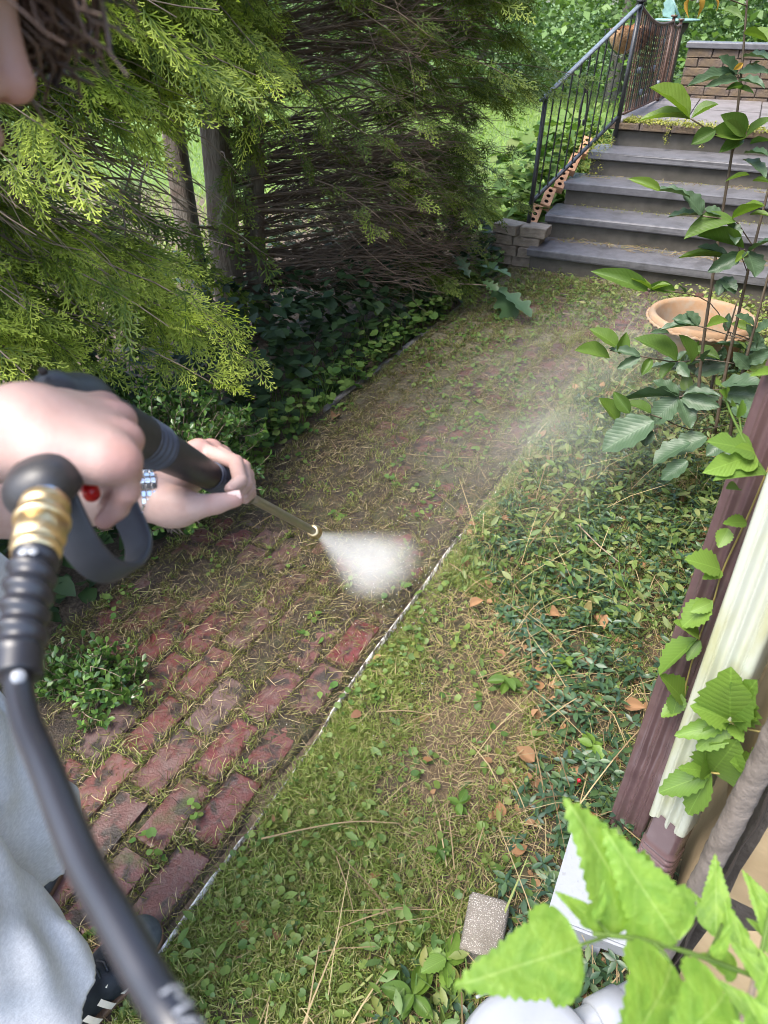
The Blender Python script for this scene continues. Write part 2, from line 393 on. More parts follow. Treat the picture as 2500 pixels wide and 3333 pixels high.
# ================================================================== steps
st = thing('garden_steps', 'five dark concrete steps with bluestone treads at the end of the path', 'steps', (-1.585, 5.13, 0))
st.rotation_euler.z = radians(4.2)
RISE, RUN = .165, .32
xl = [0, .03, .07, .17, .255]; WID = 1.86
def lbox(name, x0, x1, y0, y1, z0, z1, mat, parent, b=.006, jit=0, smooth=False):
    me = bev_box(x1-x0, y1-y0, z1-z0, b, jit, seg=2); me.name = name
    o = link(name, me, mat, parent); o.location = ((x0+x1)/2, (y0+y1)/2, z1); return o
for kx in range(5):
    z1 = RISE*(kx+1); y = RUN*kx
    lbox('riser', xl[kx]+.02, WID, y+.035, y+RUN+.2, z1-RISE-.05, z1-.057, M_CONC, st, .008, .001)
    if kx < 4: lbox('tread', xl[kx], WID, y, y+RUN+.06, z1-.055, z1, M_BLUESTONE, st, .010, .003)
bx0 = xl[4] - .01
while bx0 < WID-.05:                        # the top step's nose is a row of bricks laid lengthwise
    w = min(.235, WID-bx0); lbox('nosing_brick', bx0, bx0+w-.006, RUN*4-.012, RUN*4+.11, RISE*5-.046, RISE*5+.002, mk_stone('nosing_brick%d' % int(bx0*100), (.125, .085, .075), (.18, .125, .105), (.08, .06, .05), 30, .4) if False else M_WALLBRICK, st, .006, .0015); bx0 += w
lx = [bx0 for bx0 in (.24, .78, 1.32, 1.87)]
for ia in range(3):
    for ib in range(4):
        lbox('flagstone', lx[ia]+.004, lx[ia+1]-.004, RUN*4+.115+ib*.47, RUN*4+.115+(ib+1)*.47-.008, RISE*5-.05, RISE*5+random.uniform(-.003, .003), M_FLAG, st, .006, .002)
lbox('landing_fill', .26, WID, RUN*4+.3, RUN*4+2.1, .0, RISE*5-.055, M_CONC, st)
# perforated bricks laid on the slope beside the steps
def holed_brick():
    bm = bmesh.new(); L, W, T = .192, .075, .052
    def loop(pts): 
        vs = [bm.verts.new((p[0], p[1], 0)) for p in pts]; return vs, [bm.edges.new((vs[i], vs[(i+1) % len(vs)])) for i in range(len(vs))]
    ov, oe = loop([(-L/2, -W/2), (L/2, -W/2), (L/2, W/2), (-L/2, W/2)]); holes = []; ed = list(oe)
    for cx in (-.058, 0, .058):
        hv, he = loop([(cx+.017*cos(a*pi/5), .017*sin(a*pi/5)) for a in range(10)]); holes.append(hv); ed += he
    bmesh.ops.triangle_fill(bm, use_beauty=True, edges=ed)
    lo = [bm.verts.new((v.co.x, v.co.y, -T)) for v in ov]
    for i in range(4): bm.faces.new((ov[i], lo[i], lo[(i+1) % 4], ov[(i+1) % 4]))
    bm.faces.new(lo)
    for hv in holes:
        hl = [bm.verts.new((v.co.x, v.co.y, -.03)) for v in hv]; n = len(hv)
        for i in range(n): f = bm.faces.new((hv[i], hv[(i+1) % n], hl[(i+1) % n], hl[i])); f.material_index = 1
        f = bm.faces.new(hl); f.material_index = 1
    bmesh.ops.recalc_face_normals(bm, faces=bm.faces[:])
    me = bpy.data.meshes.new('brick'); bm.to_mesh(me); bm.free(); me.materials.append(M_ORANGEBRICK); me.materials.append(M_HOLE); return me
hb = holed_brick()
for i in range(5):
    o = bpy.data.objects.new('brick', hb); COL.objects.link(o); o.parent = st
    s = .12 + i*.2; a = math.atan2(RISE, RUN)
    o.location = (-.045 + .042*i + random.gauss(0, .004), .22 + s*cos(a), .26 + s*sin(a) + .01); o.rotation_euler = (a*1.0, -.35, pi/2*0)
    o.rotation_euler = (Matrix.Rotation(pi/2+random.gauss(0, .04), 3, 'Z') @ Matrix.Rotation(-a, 3, 'Y') @ Matrix.Rotation(.25, 3, 'X')).to_euler()
lbox('side_fill', -.09, .04, .25, 1.3, 0, .22, M_CONC, st)

# low pier of rough bricks at the foot of the steps
pier = thing('brick_pier', 'low stack of rough pale bricks at the left foot of the steps', 'brick pier', (-1.72, 5.28, 0))
for c_ in range(4):
    for q in range(2):
        me = bev_box(.19, .16, .068, .006, .005, seg=2); o = link('brick', me, M_PIERBRICK, pier)
        o.location = (-.10 + q*.195 + (c_ % 2)*.04, random.gauss(0, .008), .072*(c_+1)); o.rotation_euler.z = random.gauss(0, .06)

# parapet wall behind the landing
pw = thing('parapet_wall', 'low weathered brick wall with stone coping behind the top landing', 'wall', (-1.24, 8.25, 0.0))
pw.rotation_euler.z = radians(4.2)
nc = 7; zc0 = .70; ch = .0745
v, f = box_v(.01, 2.0, .02, .2, 0, zc0+nc*ch-.004); g = Geo(); g.add(v, f); g.obj('wall_core', M_MORTAR, pw, False)
for c_ in range(nc):
    x = -.11*(c_ % 2)
    while x < 1.95:
        w = .225; x0 = max(x, 0); o = lbox('brick', x0, x+w-.009, 0, .1, zc0+c_*ch+.008, zc0+(c_+1)*ch, M_WALLBRICK, pw, .006, .003); o.location.y -= random.uniform(0, .006); x += w
lbox('coping', -.02, 2.0, -.025, .22, zc0+nc*ch+.004, zc0+nc*ch+.05, M_BLUESTONE, pw, .006, .001)

# ================================================================== wrought-iron railing of the steps
def twist_bar(p0, p1, w=.0065, turns=5, z0=.12, z1=.88, n=34):
    p0, p1 = np.array(p0, float), np.array(p1, float); t = np.linspace(0, 1, n); ang = np.clip((t-z0)/(z1-z0), 0, 1)*turns*pi/2*2
    d = nrm(p1-p0); a = nrm(np.cross(d, [0.3, 1, 0])); b = np.cross(d, a); V = []
    for tt, an in zip(t, ang):
        for q in range(4):
            th = an + pi/4 + q*pi/2; V.append(p0+(p1-p0)*tt + w*1.25*(a*cos(th)+b*sin(th)))
    I = np.arange(n-1)[:, None]*4; J = np.arange(4)[None]; K = (J+1) % 4
    return np.array(V), np.stack([I+J, I+K, I+4+K, I+4+J], -1).reshape(-1, 4)
def bar(p0, p1, w, h):
    p0, p1 = np.array(p0, float), np.array(p1, float); d = nrm(p1-p0); s = nrm(np.cross(d, [0, 0, 1.0])) if abs(d[2]) < .95 else np.array([1., 0, 0]); u = np.cross(s, d)
    V = np.array([p+s*w*a+u*h*b for p in (p0, p1) for a, b in ((-1, -1), (1, -1), (1, 1), (-1, 1))])
    return V, np.array([[0, 1, 2, 3], [7, 6, 5, 4], [0, 4, 5, 1], [1, 5, 6, 2], [2, 6, 7, 3], [3, 7, 4, 0]])
def one(name, vf, mat, parent, smooth=False):
    g = Geo(); g.add(*vf); return g.obj(name, mat, parent, smooth)
rl = thing('stair_railing', 'black wrought-iron handrail with twisted bars sloping down the left side of the steps', 'railing')
A0, A1 = np.array([-1.665, 5.33, .42]), np.array([-1.375, 6.43, .87])
B0, B1 = np.array([-1.64, 5.33, 1.10]), np.array([-1.355, 6.43, 1.585])
one('post', bar((-1.665, 5.33, .0), B0, .013, .013), M_IRON, rl); one('post', bar((-1.375, 6.43, .72), B1+[0, 0, .01], .015, .015), M_IRON, rl)
one('bottom_rail', bar(A0, A1, .014, .006), M_IRON, rl); one('handrail', bar(B0+(B0-B1)*.05, B1, .016, .007), M_RAILTOP, rl)
one('post_cap', bar(B1+[0, 0, .01], B1+[0, 0, .03], .03, .03), M_IRON, rl)
for i in range(1, 11):
    t = i/11.0; one('baluster', twist_bar(A0+(A1-A0)*t, B0+(B1-B0)*t, .0052), M_IRON, rl)
def scroll(c, s, flip=1):
    P = []
    for a in np.linspace(2.6*pi, 0, 26): P.append((flip*(.012+.004*a)*cos(a)*1.2, .22+(.012+.004*a)*sin(a)*1.2))
    P += [(flip*.058, .12), (flip*.08, .0), (flip*.07, -.1)]
    for a in np.linspace(0, 2.0*pi, 22): P.append((flip*(.068-.002*a-.022*(1-cos(min(a, pi)))*.5), -.13-.03*sin(a)))
    P = np.array(P)*s; d = nrm(A1-A0); dn = nrm(np.array([d[0], d[1], 0])); return np.array(c)[None]+P[:, :1]*dn[None]+P[:, 1:]*np.array([[0, 0, 1.]])
cm = (A0+A1+B0+B1)/4 + np.array([-.005, -.02, -.03])
for fl in (1, -1): tubes_obj('scroll', [(scroll(cm, .62, fl), .0065)], M_IRON, rl, 5)
for o in list(rl.children): pass

# rusty railing along the landing
r2 = thing('landing_railing', 'rusty brown iron railing with close twisted bars along the top landing', 'railing')
C0, C1 = np.array([-1.36, 6.47, 1.575]), np.array([-1.36, 8.3, 1.40])
def toprail(t): 
    p = C0+(C1-C0)*t; p[2] -= .06*math.sin(pi*min(1, t/.78))*(t < .78) + .03*math.sin(pi*(t-.78)/.22)*(t >= .78); return p
tubes_obj('top_rail', [(np.array([toprail(t) for t in np.linspace(0, 1, 30)]), .013)], M_RUST, r2, 5)
one('bottom_rail', bar((-1.36, 6.47, .88), (-1.36, 8.3, .84), .012, .006), M_RUST, r2)
for t in (.78, 1.0):
    p = toprail(t); one('post', bar((p[0], p[1], .6), p+[0, 0, .03], .013, .013), M_RUST, r2); one('post_cap', bar(p+[0, 0, .03], p+[0, 0, .045], .024, .024), M_RUST, r2)
for i in range(1, 23):
    t = i/23.0
    if abs(t-.78) < .02: continue
    p = toprail(t); one('baluster', twist_bar((p[0], p[1], .875-.04*t), p, .0062, 6), M_RUST if i % 3 else M_IRON, r2)
for t, z in ((.18, 1.15), (.5, 1.12), (.3, .98), (.62, 1.3), (.7, .98)):
    p = toprail(t); one('collar', bar((p[0], p[1]-.004, z-.02), (p[0], p[1]+.004, z+.02), .016, .016) if False else bar((p[0], p[1], z-.022), (p[0], p[1], z+.022), .014, .016), M_RAILTOP, r2)

# ================================================================== house corner on the right
hs = thing('stone_house', 'house corner of tan rubble stone behind the downspouts on the right', 'house', (.2, .8, 0))
HX, HY = .2, .8
g = Geo(); v, f = box_v(.03, 4.5, .03, 9.0, -.1, 3.4); g.add(v, f); g.obj('wall', M_MORTAR, hs, False)
def stone_me(w, h, d=.022):
    bm = bmesh.new(); bmesh.ops.create_grid(bm, x_segments=6, y_segments=4, size=.5)
    for v in bm.verts:
        ex = min(.5-abs(v.co.x), .12)/.12; ey = min(.5-abs(v.co.y), .2)/.2; e = max(0, min(ex, ey))
        v.co = Vector((v.co.x*w + random.gauss(0, .003), -d*(e**.5)*(.8+.3*random.random()) if e > 0 else .0, v.co.y*h + random.gauss(0, .003)))
    for f_ in bm.faces: f_.smooth = True
    me = bpy.data.meshes.new('stone'); bm.to_mesh(me); bm.free(); me.materials.append(M_SANDST); return me
z = -.05
while z < 2.4:
    hh = random.choice((.26, .34, .42)); x = .035
    while x < 1.6:
        w = random.uniform(.45, .8); o = bpy.data.objects.new('stone', stone_me(w-.02, hh-.02)); COL.objects.link(o); o.parent = hs
        o.location = (x+w/2, .031, z+hh/2); x += w
    y = .10
    while y < 4.2 and z < 1.3:
        w = random.uniform(.3, .55); o = bpy.data.objects.new('stone', stone_me(w-.02, hh-.02)); COL.objects.link(o); o.parent = hs
        o.location = (.031, y+w/2, z+hh/2); o.rotation_euler.z = -pi/2; y += w
    z += hh
# rounded mortar fillet run up the corner, parted from the wall by a crack
zz = np.linspace(-.05, 2.6, 70)
P = np.stack([-.002+.002*np.sin(zz*5)+.001*np.sin(zz*17), .012+.001*np.sin(zz*9), zz], -1)
zz = np.linspace(-.05, 2.6, 330); P = np.stack([-.002+.002*np.sin(zz*5), .010+.001*np.sin(zz*9), zz], -1); v, q, t_ = tube(P, .019, 20)
rg = np.random.default_rng(5).normal(0, 1, len(v)-2); rg = (rg+np.roll(rg, 1)+np.roll(rg, 20)+np.roll(rg, 21))/2; an_ = (np.arange(len(v)-2) % 20)/20*6.28; lump = .0007*rg+.0006*np.sin(v[:-2, 2]*23+2*np.sin(an_*2))
cc_ = np.repeat(P, 20, 0); v[:-2] += nrm(v[:-2]-cc_)*lump[:, None]; g = Geo(); g.add(v, q); g.f.append(t_); g.obj('mortar_fillet', M_MORTAR, hs)
zc_ = np.linspace(-.05, 2.4, 120); tubes_obj('crack', [(np.stack([.024+.003*np.sin(zc_*13)+.002*np.sin(zc_*41), .002+.0*zc_, zc_], -1), .0028+.0014*np.sin(zc_*29))], M_HOLE, hs, 6)
g = Geo(); v, f = box_v(-.35, 4.8, -.35, 9.3, 3.4, 3.5); g.add(v, f)
v = np.array([[-.35, -.35, 3.5], [4.8, -.35, 3.5], [4.8, 9.3, 3.5], [-.35, 9.3, 3.5], [2.2, -.35, 5.2], [2.2, 9.3, 5.2]], float)
g.add(v, [[0, 4, 5, 3], [1, 2, 5, 4]]); g.add(v, [[0, 1, 4], [2, 3, 5]])
g.obj('roof', simple('grey_roof_shingle', (.08, .075, .07), (.12, .11, .10), 20, .9), hs, False)

# ================================================================== vegetation
# ---- leaf templates (x along the leaf from its base, y across, z up), unit length
def leaf_tpl(profile, nx=8, fold=.12, droop=.15, wave=0.0, ny=1):
    """profile(t)-> half width; returns verts, quads"""
    V = []; ts = np.linspace(0, 1, nx+1)
    cols = [-1, 0, 1] if ny == 1 else [-1, -.5, 0, .5, 1]
    for i, t in enumerate(ts):
        w = profile(t)
        for c in cols: V.append((t, c*w, abs(c)*w*fold*2 - droop*t*t + wave*sin(t*19+c*2)*abs(c)))
    m = len(cols); F = []
    for i in range(nx):
        for j in range(m-1): F.append((i*m+j, (i+1)*m+j, (i+1)*m+j+1, i*m+j+1))
    return np.array(V), np.array(F)
oval = lambda w: (lambda t: w*(sin(pi*min(1, max(0, t)))**.75)*(1.0-.15*t) + .004)
ovate = lambda w: (lambda t: w*(sin(pi*t**.72)**.9) + .004)
obov = lambda w: (lambda t: w*(sin(pi*t**1.45)**.85) + .006)
def poly_leaf(outline, fold=.1, droop=.1, mid=True):
    """leaf from its right-hand outline [(t, w)] with a mid rib; mirrored"""
    V = []; F = []; n = len(outline)
    for t, w in outline: V.append((t, w, w*fold*2 - droop*t*t))
    for t, w in outline: V.append((t, 0, -droop*t*t))
    for t, w in outline: V.append((t, -w, w*fold*2 - droop*t*t))
    for i in range(n-1): F.append((i, i+1, n+i+1, n+i)); F.append((n+i, n+i+1, 2*n+i+1, 2*n+i))
    return np.array(V), np.array(F)[:, ::-1]
def rand_rot(N, tilt=.5, up=(0, 0, 1)):
    az = rng.uniform(0, 2*pi, N); x = np.stack([np.cos(az), np.sin(az), rng.normal(0, tilt*.6, N)], -1)
    u = np.stack([rng.normal(0, tilt*.5, N), rng.normal(0, tilt*.5, N), np.ones(N)], -1)
    return frames(x, u)
BOXLEAF = leaf_tpl(obov(.27), 3, .10, .06)
VINCA = leaf_tpl(oval(.21), 3, .12, .10)
BROAD = leaf_tpl(ovate(.36), 5, .10, .16)
BLADE = (np.array([[0, -.5, 0], [0, .5, 0], [.38, -.42, .06], [.38, .42, .06], [.74, -.26, .02], [.74, .26, .02], [1, 0, -.14]], float), np.array([[0, 2, 3, 1], [2, 4, 5, 3], [4, 6, 6, 5]]))
BLADE = (BLADE[0], np.array([[0, 2, 3, 1], [2, 4, 5, 3]])) ; BLADE_T = np.array([[4, 6, 5]])
STRAW2 = (np.array([[0, -.5, 0], [0, .5, 0], [.5, -.5, .06], [.5, .5, .06], [1, -.3, 0], [1, .3, 0]], float), np.array([[0, 2, 3, 1], [2, 4, 5, 3]]))
STRAW = (np.array([[0, -.5, 0], [0, .5, 0], [.33, -.5, .05], [.33, .5, .05], [.7, -.45, .03], [.7, .45, .03], [1, -.3, 0], [1, .3, 0]], float), np.array([[0, 2, 3, 1], [2, 4, 5, 3], [4, 6, 7, 5]]))
def round_leaf(n=15, scal=.07):
    V = [(0.18, 0, 0.0)]; 
    for i in range(n):
        a = -2.75 + 5.5*i/(n-1); r = .5*(1+scal*(1 if i % 2 else -1)); V.append((.5+r*cos(a), r*sin(a)*1.08, .16*abs(sin(a))+.03*(i % 2)-.05*cos(a)))
    return np.array(V), np.array([(0, i, i+1) for i in range(1, n)])
ROUND = round_leaf()
LEAF2 = (np.array([[0, 0, 0], [.45, .34, .10], [1, 0, -.12], [.45, -.34, .10]], float), np.array([[0, 1, 2, 3]]))
BROAD3 = leaf_tpl(ovate(.36), 3, .10, .16)

# ---- materials
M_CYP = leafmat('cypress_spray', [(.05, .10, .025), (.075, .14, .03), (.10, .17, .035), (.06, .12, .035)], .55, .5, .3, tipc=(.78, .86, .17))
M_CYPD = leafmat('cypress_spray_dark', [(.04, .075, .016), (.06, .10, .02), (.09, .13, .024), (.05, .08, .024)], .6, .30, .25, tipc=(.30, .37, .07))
M_BARK = mk_stone('cypress_bark', (.13, .11, .088), (.25, .22, .185), (.10, .055, .038), 14, .9, .9, .012, (3, 3, .5))
M_TWIG = simple('brown_twig', (.16, .12, .085), (.28, .21, .155), 25, .8, .2)
M_TWIGD = simple('dry_inner_twig', (.095, .066, .046), (.19, .14, .10), 25, .85, .2)
M_BOX = leafmat('boxwood_leaf', [(.04, .10, .025), (.07, .15, .03), (.14, .24, .045), (.03, .07, .02)], .28, .15, .6)
M_VINCA = leafmat('periwinkle_leaf', [(.025, .062, .030), (.04, .085, .038), (.065, .12, .042), (.03, .065, .045), (.10, .15, .04)], .42, .10, .42)
M_IVY = leafmat('ground_ivy_leaf', [(.06, .12, .03), (.09, .16, .03), (.14, .21, .045), (.08, .14, .045), (.17, .23, .05), (.11, .17, .035), (.22, .22, .06)], .5, .25, .35)
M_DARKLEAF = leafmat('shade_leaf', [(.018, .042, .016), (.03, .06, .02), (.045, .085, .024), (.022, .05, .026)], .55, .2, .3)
M_GRASS = leafmat('grass_blade', [(.13, .20, .038), (.20, .28, .055), (.26, .315, .072), (.35, .33, .13), (.155, .235, .045), (.42, .37, .19), (.185, .265, .05)], .5, .3, .3)
M_STRAW = leafmat('dry_straw', [(.30, .23, .12), (.40, .32, .18), (.20, .14, .075), (.13, .09, .05)], .75, .1, .2, tmul=1.0)
M_ROOTS = leafmat('brown_thatch', [(.045, .032, .02), (.12, .085, .048), (.24, .18, .10), (.03, .021, .014), (.16, .16, .05), (.06, .042, .026), (.42, .34, .21), (.22, .21, .08), (.035, .025, .017)], .85, 0, .2)
M_MOSS = leafmat('moss', [(.06, .075, .018), (.11, .12, .028), (.18, .17, .055), (.08, .06, .03), (.25, .22, .09), (.14, .16, .04)], .9, .15, .1)
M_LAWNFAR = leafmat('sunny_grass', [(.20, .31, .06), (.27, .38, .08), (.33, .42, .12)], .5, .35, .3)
M_WEED = leafmat('weed_leaf', [(.06, .13, .03), (.10, .18, .04), (.14, .22, .05), (.18, .23, .07)], .6, .3, .2)
M_BEDWEED = leafmat('bed_weed_leaf', [(.07, .13, .03), (.11, .18, .04), (.16, .22, .06), (.22, .24, .09), (.09, .15, .05)], .5, .3, .35)
M_STEPWEED = leafmat('step_weed_leaf', [(.12, .19, .04), (.19, .27, .06), (.27, .33, .10), (.33, .33, .13), (.15, .22, .05)], .5, .3, .3)
M_WOODLEAF = leafmat('woodland_leaf', [(.08, .15, .05), (.12, .21, .06), (.18, .28, .09), (.08, .13, .05)], .5, .35, .3)
M_HICK = leafmat('hickory_leaf', [(.06, .12, .025), (.10, .18, .03), (.14, .22, .03)], .5, .40, .4, perobj=True, vein=True)
M_HIB = None
M_DEADLEAF = leafmat('dead_leaf', [(.22, .11, .05), (.32, .19, .10), (.16, .08, .05)], .8, .15, .2, tmul=1.0)

def in_view(P, m=60):
    u, v, z = proj(P); return (z > .05) & (u > -m) & (u < 2500+m) & (v > -m) & (v < 3333+m)

# ---- cypress fronds
def frond(nb=17, seed=0, sub=5, wr=.0125):
    r = np.random.default_rng(seed); V = []; F = []; A = []
    def quad(p, q, w0, w1, a0, a1, zz=0):
        p = np.array(p); q = np.array(q); d = q-p; n = np.array([-d[1], d[0], 0]); n = n/max(1e-6, np.linalg.norm(n)); k = len(V)
        V.extend([p-n*w0, p+n*w0, q+n*w1, q-n*w1]); F.append((k, k+1, k+2, k+3)); A.extend([a0, a0, a1, a1])
    ax = lambda t: np.array([t, .03*sin(t*5+seed), -.16*t*t])
    for i in range(5): quad(ax(i/5), ax((i+1)/5), .011, .008, .0, .15)
    for i in range(nb):
        t = .06+.92*i/(nb-1); s = 1 if i % 2 else -1; L = (.40*(1-t)**.7+.10)*r.uniform(.7, 1.15); an = s*r.uniform(.55, .95)
        b = ax(t); d = np.array([cos(an), sin(an), r.normal(-.12, .12)]); e = b+d*L
        quad(b, e, wr*.75, wr*.55, .1+.25*t, min(1, .55+.45*t))
        ns = max(2, int(sub*L/.4+1))
        for j in range(ns):
            tt = .22+.72*j/ns; s2 = 1 if j % 2 else -1; a2 = an+s2*r.uniform(.5, .85); l2 = (.34*(1-tt)+.10)*L*r.uniform(.8, 1.2)+.03
            bb = b+d*L*tt; ee = bb+np.array([cos(a2), sin(a2), r.normal(-.1, .1)])*l2
            quad(bb, ee, wr*.7, wr*.6, .25+.3*t+.2*tt, min(1, .55+.25*t+.35*tt))
    return np.array(V), np.array(F), np.array(A)
FR = [frond(12, s, 3, .017) for s in range(4)]; FRI = [frond(8, s+30, 2, .026) for s in range(3)]; FRD = [frond(11, s+9, 3, .019) for s in range(3)]
def branch_curve(p0, p1, sag=.15, lift=.1, n=14):
    p0, p1 = np.array(p0, float), np.array(p1, float); t = np.linspace(0, 1, n)[:, None]
    c = p0+(p1-p0)*t; c[:, 2] += (lift*np.sin(pi*t*.9)-sag*t**3)[:, 0]; L = np.linalg.norm(p1-p0)
    c += np.cumsum(rng.normal(0, .012*L/3, c.shape), 0)*np.minimum(1, t*3); return c
class Cyp:
    def __init__(s): s.fol = Geo(); s.br = Geo()
    def branch(s, p0, p1, nf, L=(.16, .3), r0=.012, start=.35, FRS=FR, sag=.15, lift=.1, golden=1.0, down=.35):
        c = branch_curve(p0, p1, sag, lift); add_tube(s.br, c, np.linspace(r0, .002, len(c)), 5)
        d = nrm(np.gradient(c, axis=0)); n = len(c)
        ts = start+(1-start)*rng.uniform(0, 1, nf)**.75
        for q in range(len(FRS)):
            tt = ts[q::len(FRS)]; idx = np.minimum((tt*(n-1)).astype(int), n-2); fr = (tt*(n-1)-idx)[:, None]; N = len(tt)
            if N == 0: continue
            P = c[idx]*(1-fr)+c[idx+1]*fr; D = d[idx]; side = rng.choice([-1, 1], N)*rng.uniform(.15, 1.15, N)
            Dx = np.stack([D[:, 0]*np.cos(side)-D[:, 1]*np.sin(side), D[:, 0]*np.sin(side)+D[:, 1]*np.cos(side), D[:, 2]*.5-rng.uniform(-.1, down*2, N)], -1)
            R = frames(Dx, np.stack([rng.normal(0, .45, N), rng.normal(0, .45, N), np.ones(N)], -1))
            tv, tf, ta = FRS[q]; dim = np.minimum(1, golden*rng.uniform(.1, 1.35, N)*(.3+.8*tt))
            P = P+rng.normal(0, .02, P.shape); S = rng.uniform(*L, N)
            v = np.einsum('nij,nkj->nki', R, tv[None]*S[:, None, None])+P[:, None, :]
            f = (tf[None]+(np.arange(N)*len(tv))[:, None, None]).reshape(-1, 4)
            s.fol.add(v.reshape(-1, 3), f, (ta[None]*dim[:, None]).ravel())
def trunk_obj(pts, rad, parent, name='trunk', n=14):
    P = spline(pts, 30); r = np.interp(np.linspace(0, 1, 30), np.linspace(0, 1, len(rad)), rad); v, q, t = tube(P, r, n)
    ring = np.arange(len(v)-2) % n; amp = 1+.10*np.sin(ring*2*pi/n*3+1)+.06*np.sin(ring*2*pi/n*5); c = np.repeat(P, n, 0)
    v[:-2] = c+(v[:-2]-c)*amp[:, None]; g = Geo(); g.add(v, q); g.f.append(t); return g.obj(name, M_BARK, parent)

# golden cypress nearest the person: trunk outside the frame, sprays reaching towards the path
ta = thing('cypress_tree', 'golden-tipped cypress with drooping lacy sprays filling the left edge behind the person', 'tree', (-3.2, 1.35, 0))
def rel(g, o):        # shift collected geometry into a thing's own space
    loc = np.array(o.location); g.v = [v-loc for v in g.v]; return g
A = Cyp()
for i in range(104):
    up_t = rng.random() < .60
    y = rng.uniform(.1, 2.35); z = rng.uniform(1.36, 2.4) if up_t else rng.uniform(.64, 1.02)
    x = -1.72-abs(rng.normal(0, .38)) + (.12 if not up_t else 0) - (.25 if z > 2 else 0)
    y = min(y, 1.95+.1*rng.random()) if not up_t else y
    A.branch((-3.2+rng.normal(0, .1), 1.35+(y-1.35)*.35, z+rng.uniform(-.05, .25)), (x, y+rng.normal(0, .1), z), 37, (.10, .21), .006, .3, golden=1.25)
for i in range(175):       # shaded inner foliage
    y = rng.uniform(-.1, 3.1); z = rng.uniform(.5, 2.5); z = z+.3 if .95 < z < 1.3 else z
    A.branch((-3.5, 1.35+(y-1.35)*.7, z+.1), (-2.25-abs(rng.normal(0, .35)), y, z), 26, (.15, .25), .005, .15, FRI, golden=.35)
for i in range(26):       # crown above the picture
    y = rng.uniform(.2, 2.6); z = rng.uniform(2.4, 4.2); A.branch((-3.2, 1.35+(y-1.35)*.3, z+.2), (-1.9-.35*(z-2.4)-abs(rng.normal(0, .3)), y, z), 9, (.35, .55), .01, .3)
for i in range(240):
    y = rng.uniform(.3, 2.4); z = rng.uniform(.95, 1.45); x = -1.95-abs(rng.normal(0, .35)); c = branch_curve((-3.0, 1.35+(y-1.35)*.45, z+.15), (x, y+rng.normal(0, .12), z+rng.normal(-.05, .1)), .1, .08, 10); c = c[3:]; c += np.cumsum(rng.normal(0, .030, c.shape), 0); add_tube(A.br, spline(c, 12), np.linspace(.0055, .0014, 12), 4, False)
for i in range(60):     # dead inner twigs
    y = rng.uniform(.5, 2.3); z = rng.uniform(.6, 2.2); c = branch_curve((-3.1, 1.35+(y-1.35)*.3, z), (-2.2+rng.normal(0, .25), y, z+rng.normal(0, .15)), .1, .1); add_tube(A.br, c, np.linspace(.008, .002, len(c)), 4)
trunk_obj([(0, 0, -.1), (.05, .03, .8), (0, .1, 1.8), (.05, 0, 3.2)], [.13, .10, .08, .04], ta)
rel(A.br, ta).obj('branches', M_TWIG, ta); tag(rel(A.fol, ta).obj('foliage', M_CYP, ta), kind='stuff')

tb = thing('cypress_tree', 'golden-tipped cypress with a pale trunk left of the bare-branched tree', 'tree', (-3.2, 3.42, 0))
B = Cyp()
for i in range(46):
    y = rng.uniform(2.3, 3.5); z = rng.uniform(1.38, 2.5); x = -1.85-abs(rng.normal(0, .4))-(.3 if y > 3 else 0)
    B.branch((-3.2, 3.3+(y-3)*.2, z+.2), (x, y, z), 36, (.10, .20), .010, .35)
for i in range(46):       # closes the gap towards the neighbouring tree
    y = rng.uniform(1.7, 3.0); z = rng.uniform(1.45, 2.4); B.branch((-3.4, 3.0+(y-3)*.7, z+.2), (-2.35-abs(rng.normal(0, .3)), y, z), 26, (.13, .22), .006, .2, FRI, golden=.6)
for i in range(22):
    y = rng.uniform(2.4, 4.2); z = rng.uniform(2.4, 4.4); B.branch((-3.2, 3.3+(y-3)*.2, z+.2), (-2.0-.3*(z-2.4)-abs(rng.normal(0, .3)), y, z), 9, (.35, .55), .01, .3)
for i in range(2):
    y = rng.uniform(2.0, 2.2); z = rng.uniform(.55, 1.05); x = -2.0-abs(rng.normal(0, .3)); B.branch((-3.2, 3.2, z+.1), (x, y, z), 18, (.14, .24), .010, .45, golden=.6)
trunk_obj([(0, 0, -.1), (-.02, .02, .7), (.02, .0, 1.6), (.03, .04, 3.4)], [.085, .07, .06, .03], tb)
rel(B.br, tb).obj('branches', M_TWIG, tb); tag(rel(B.fol, tb).obj('foliage', M_CYP, tb), kind='stuff')

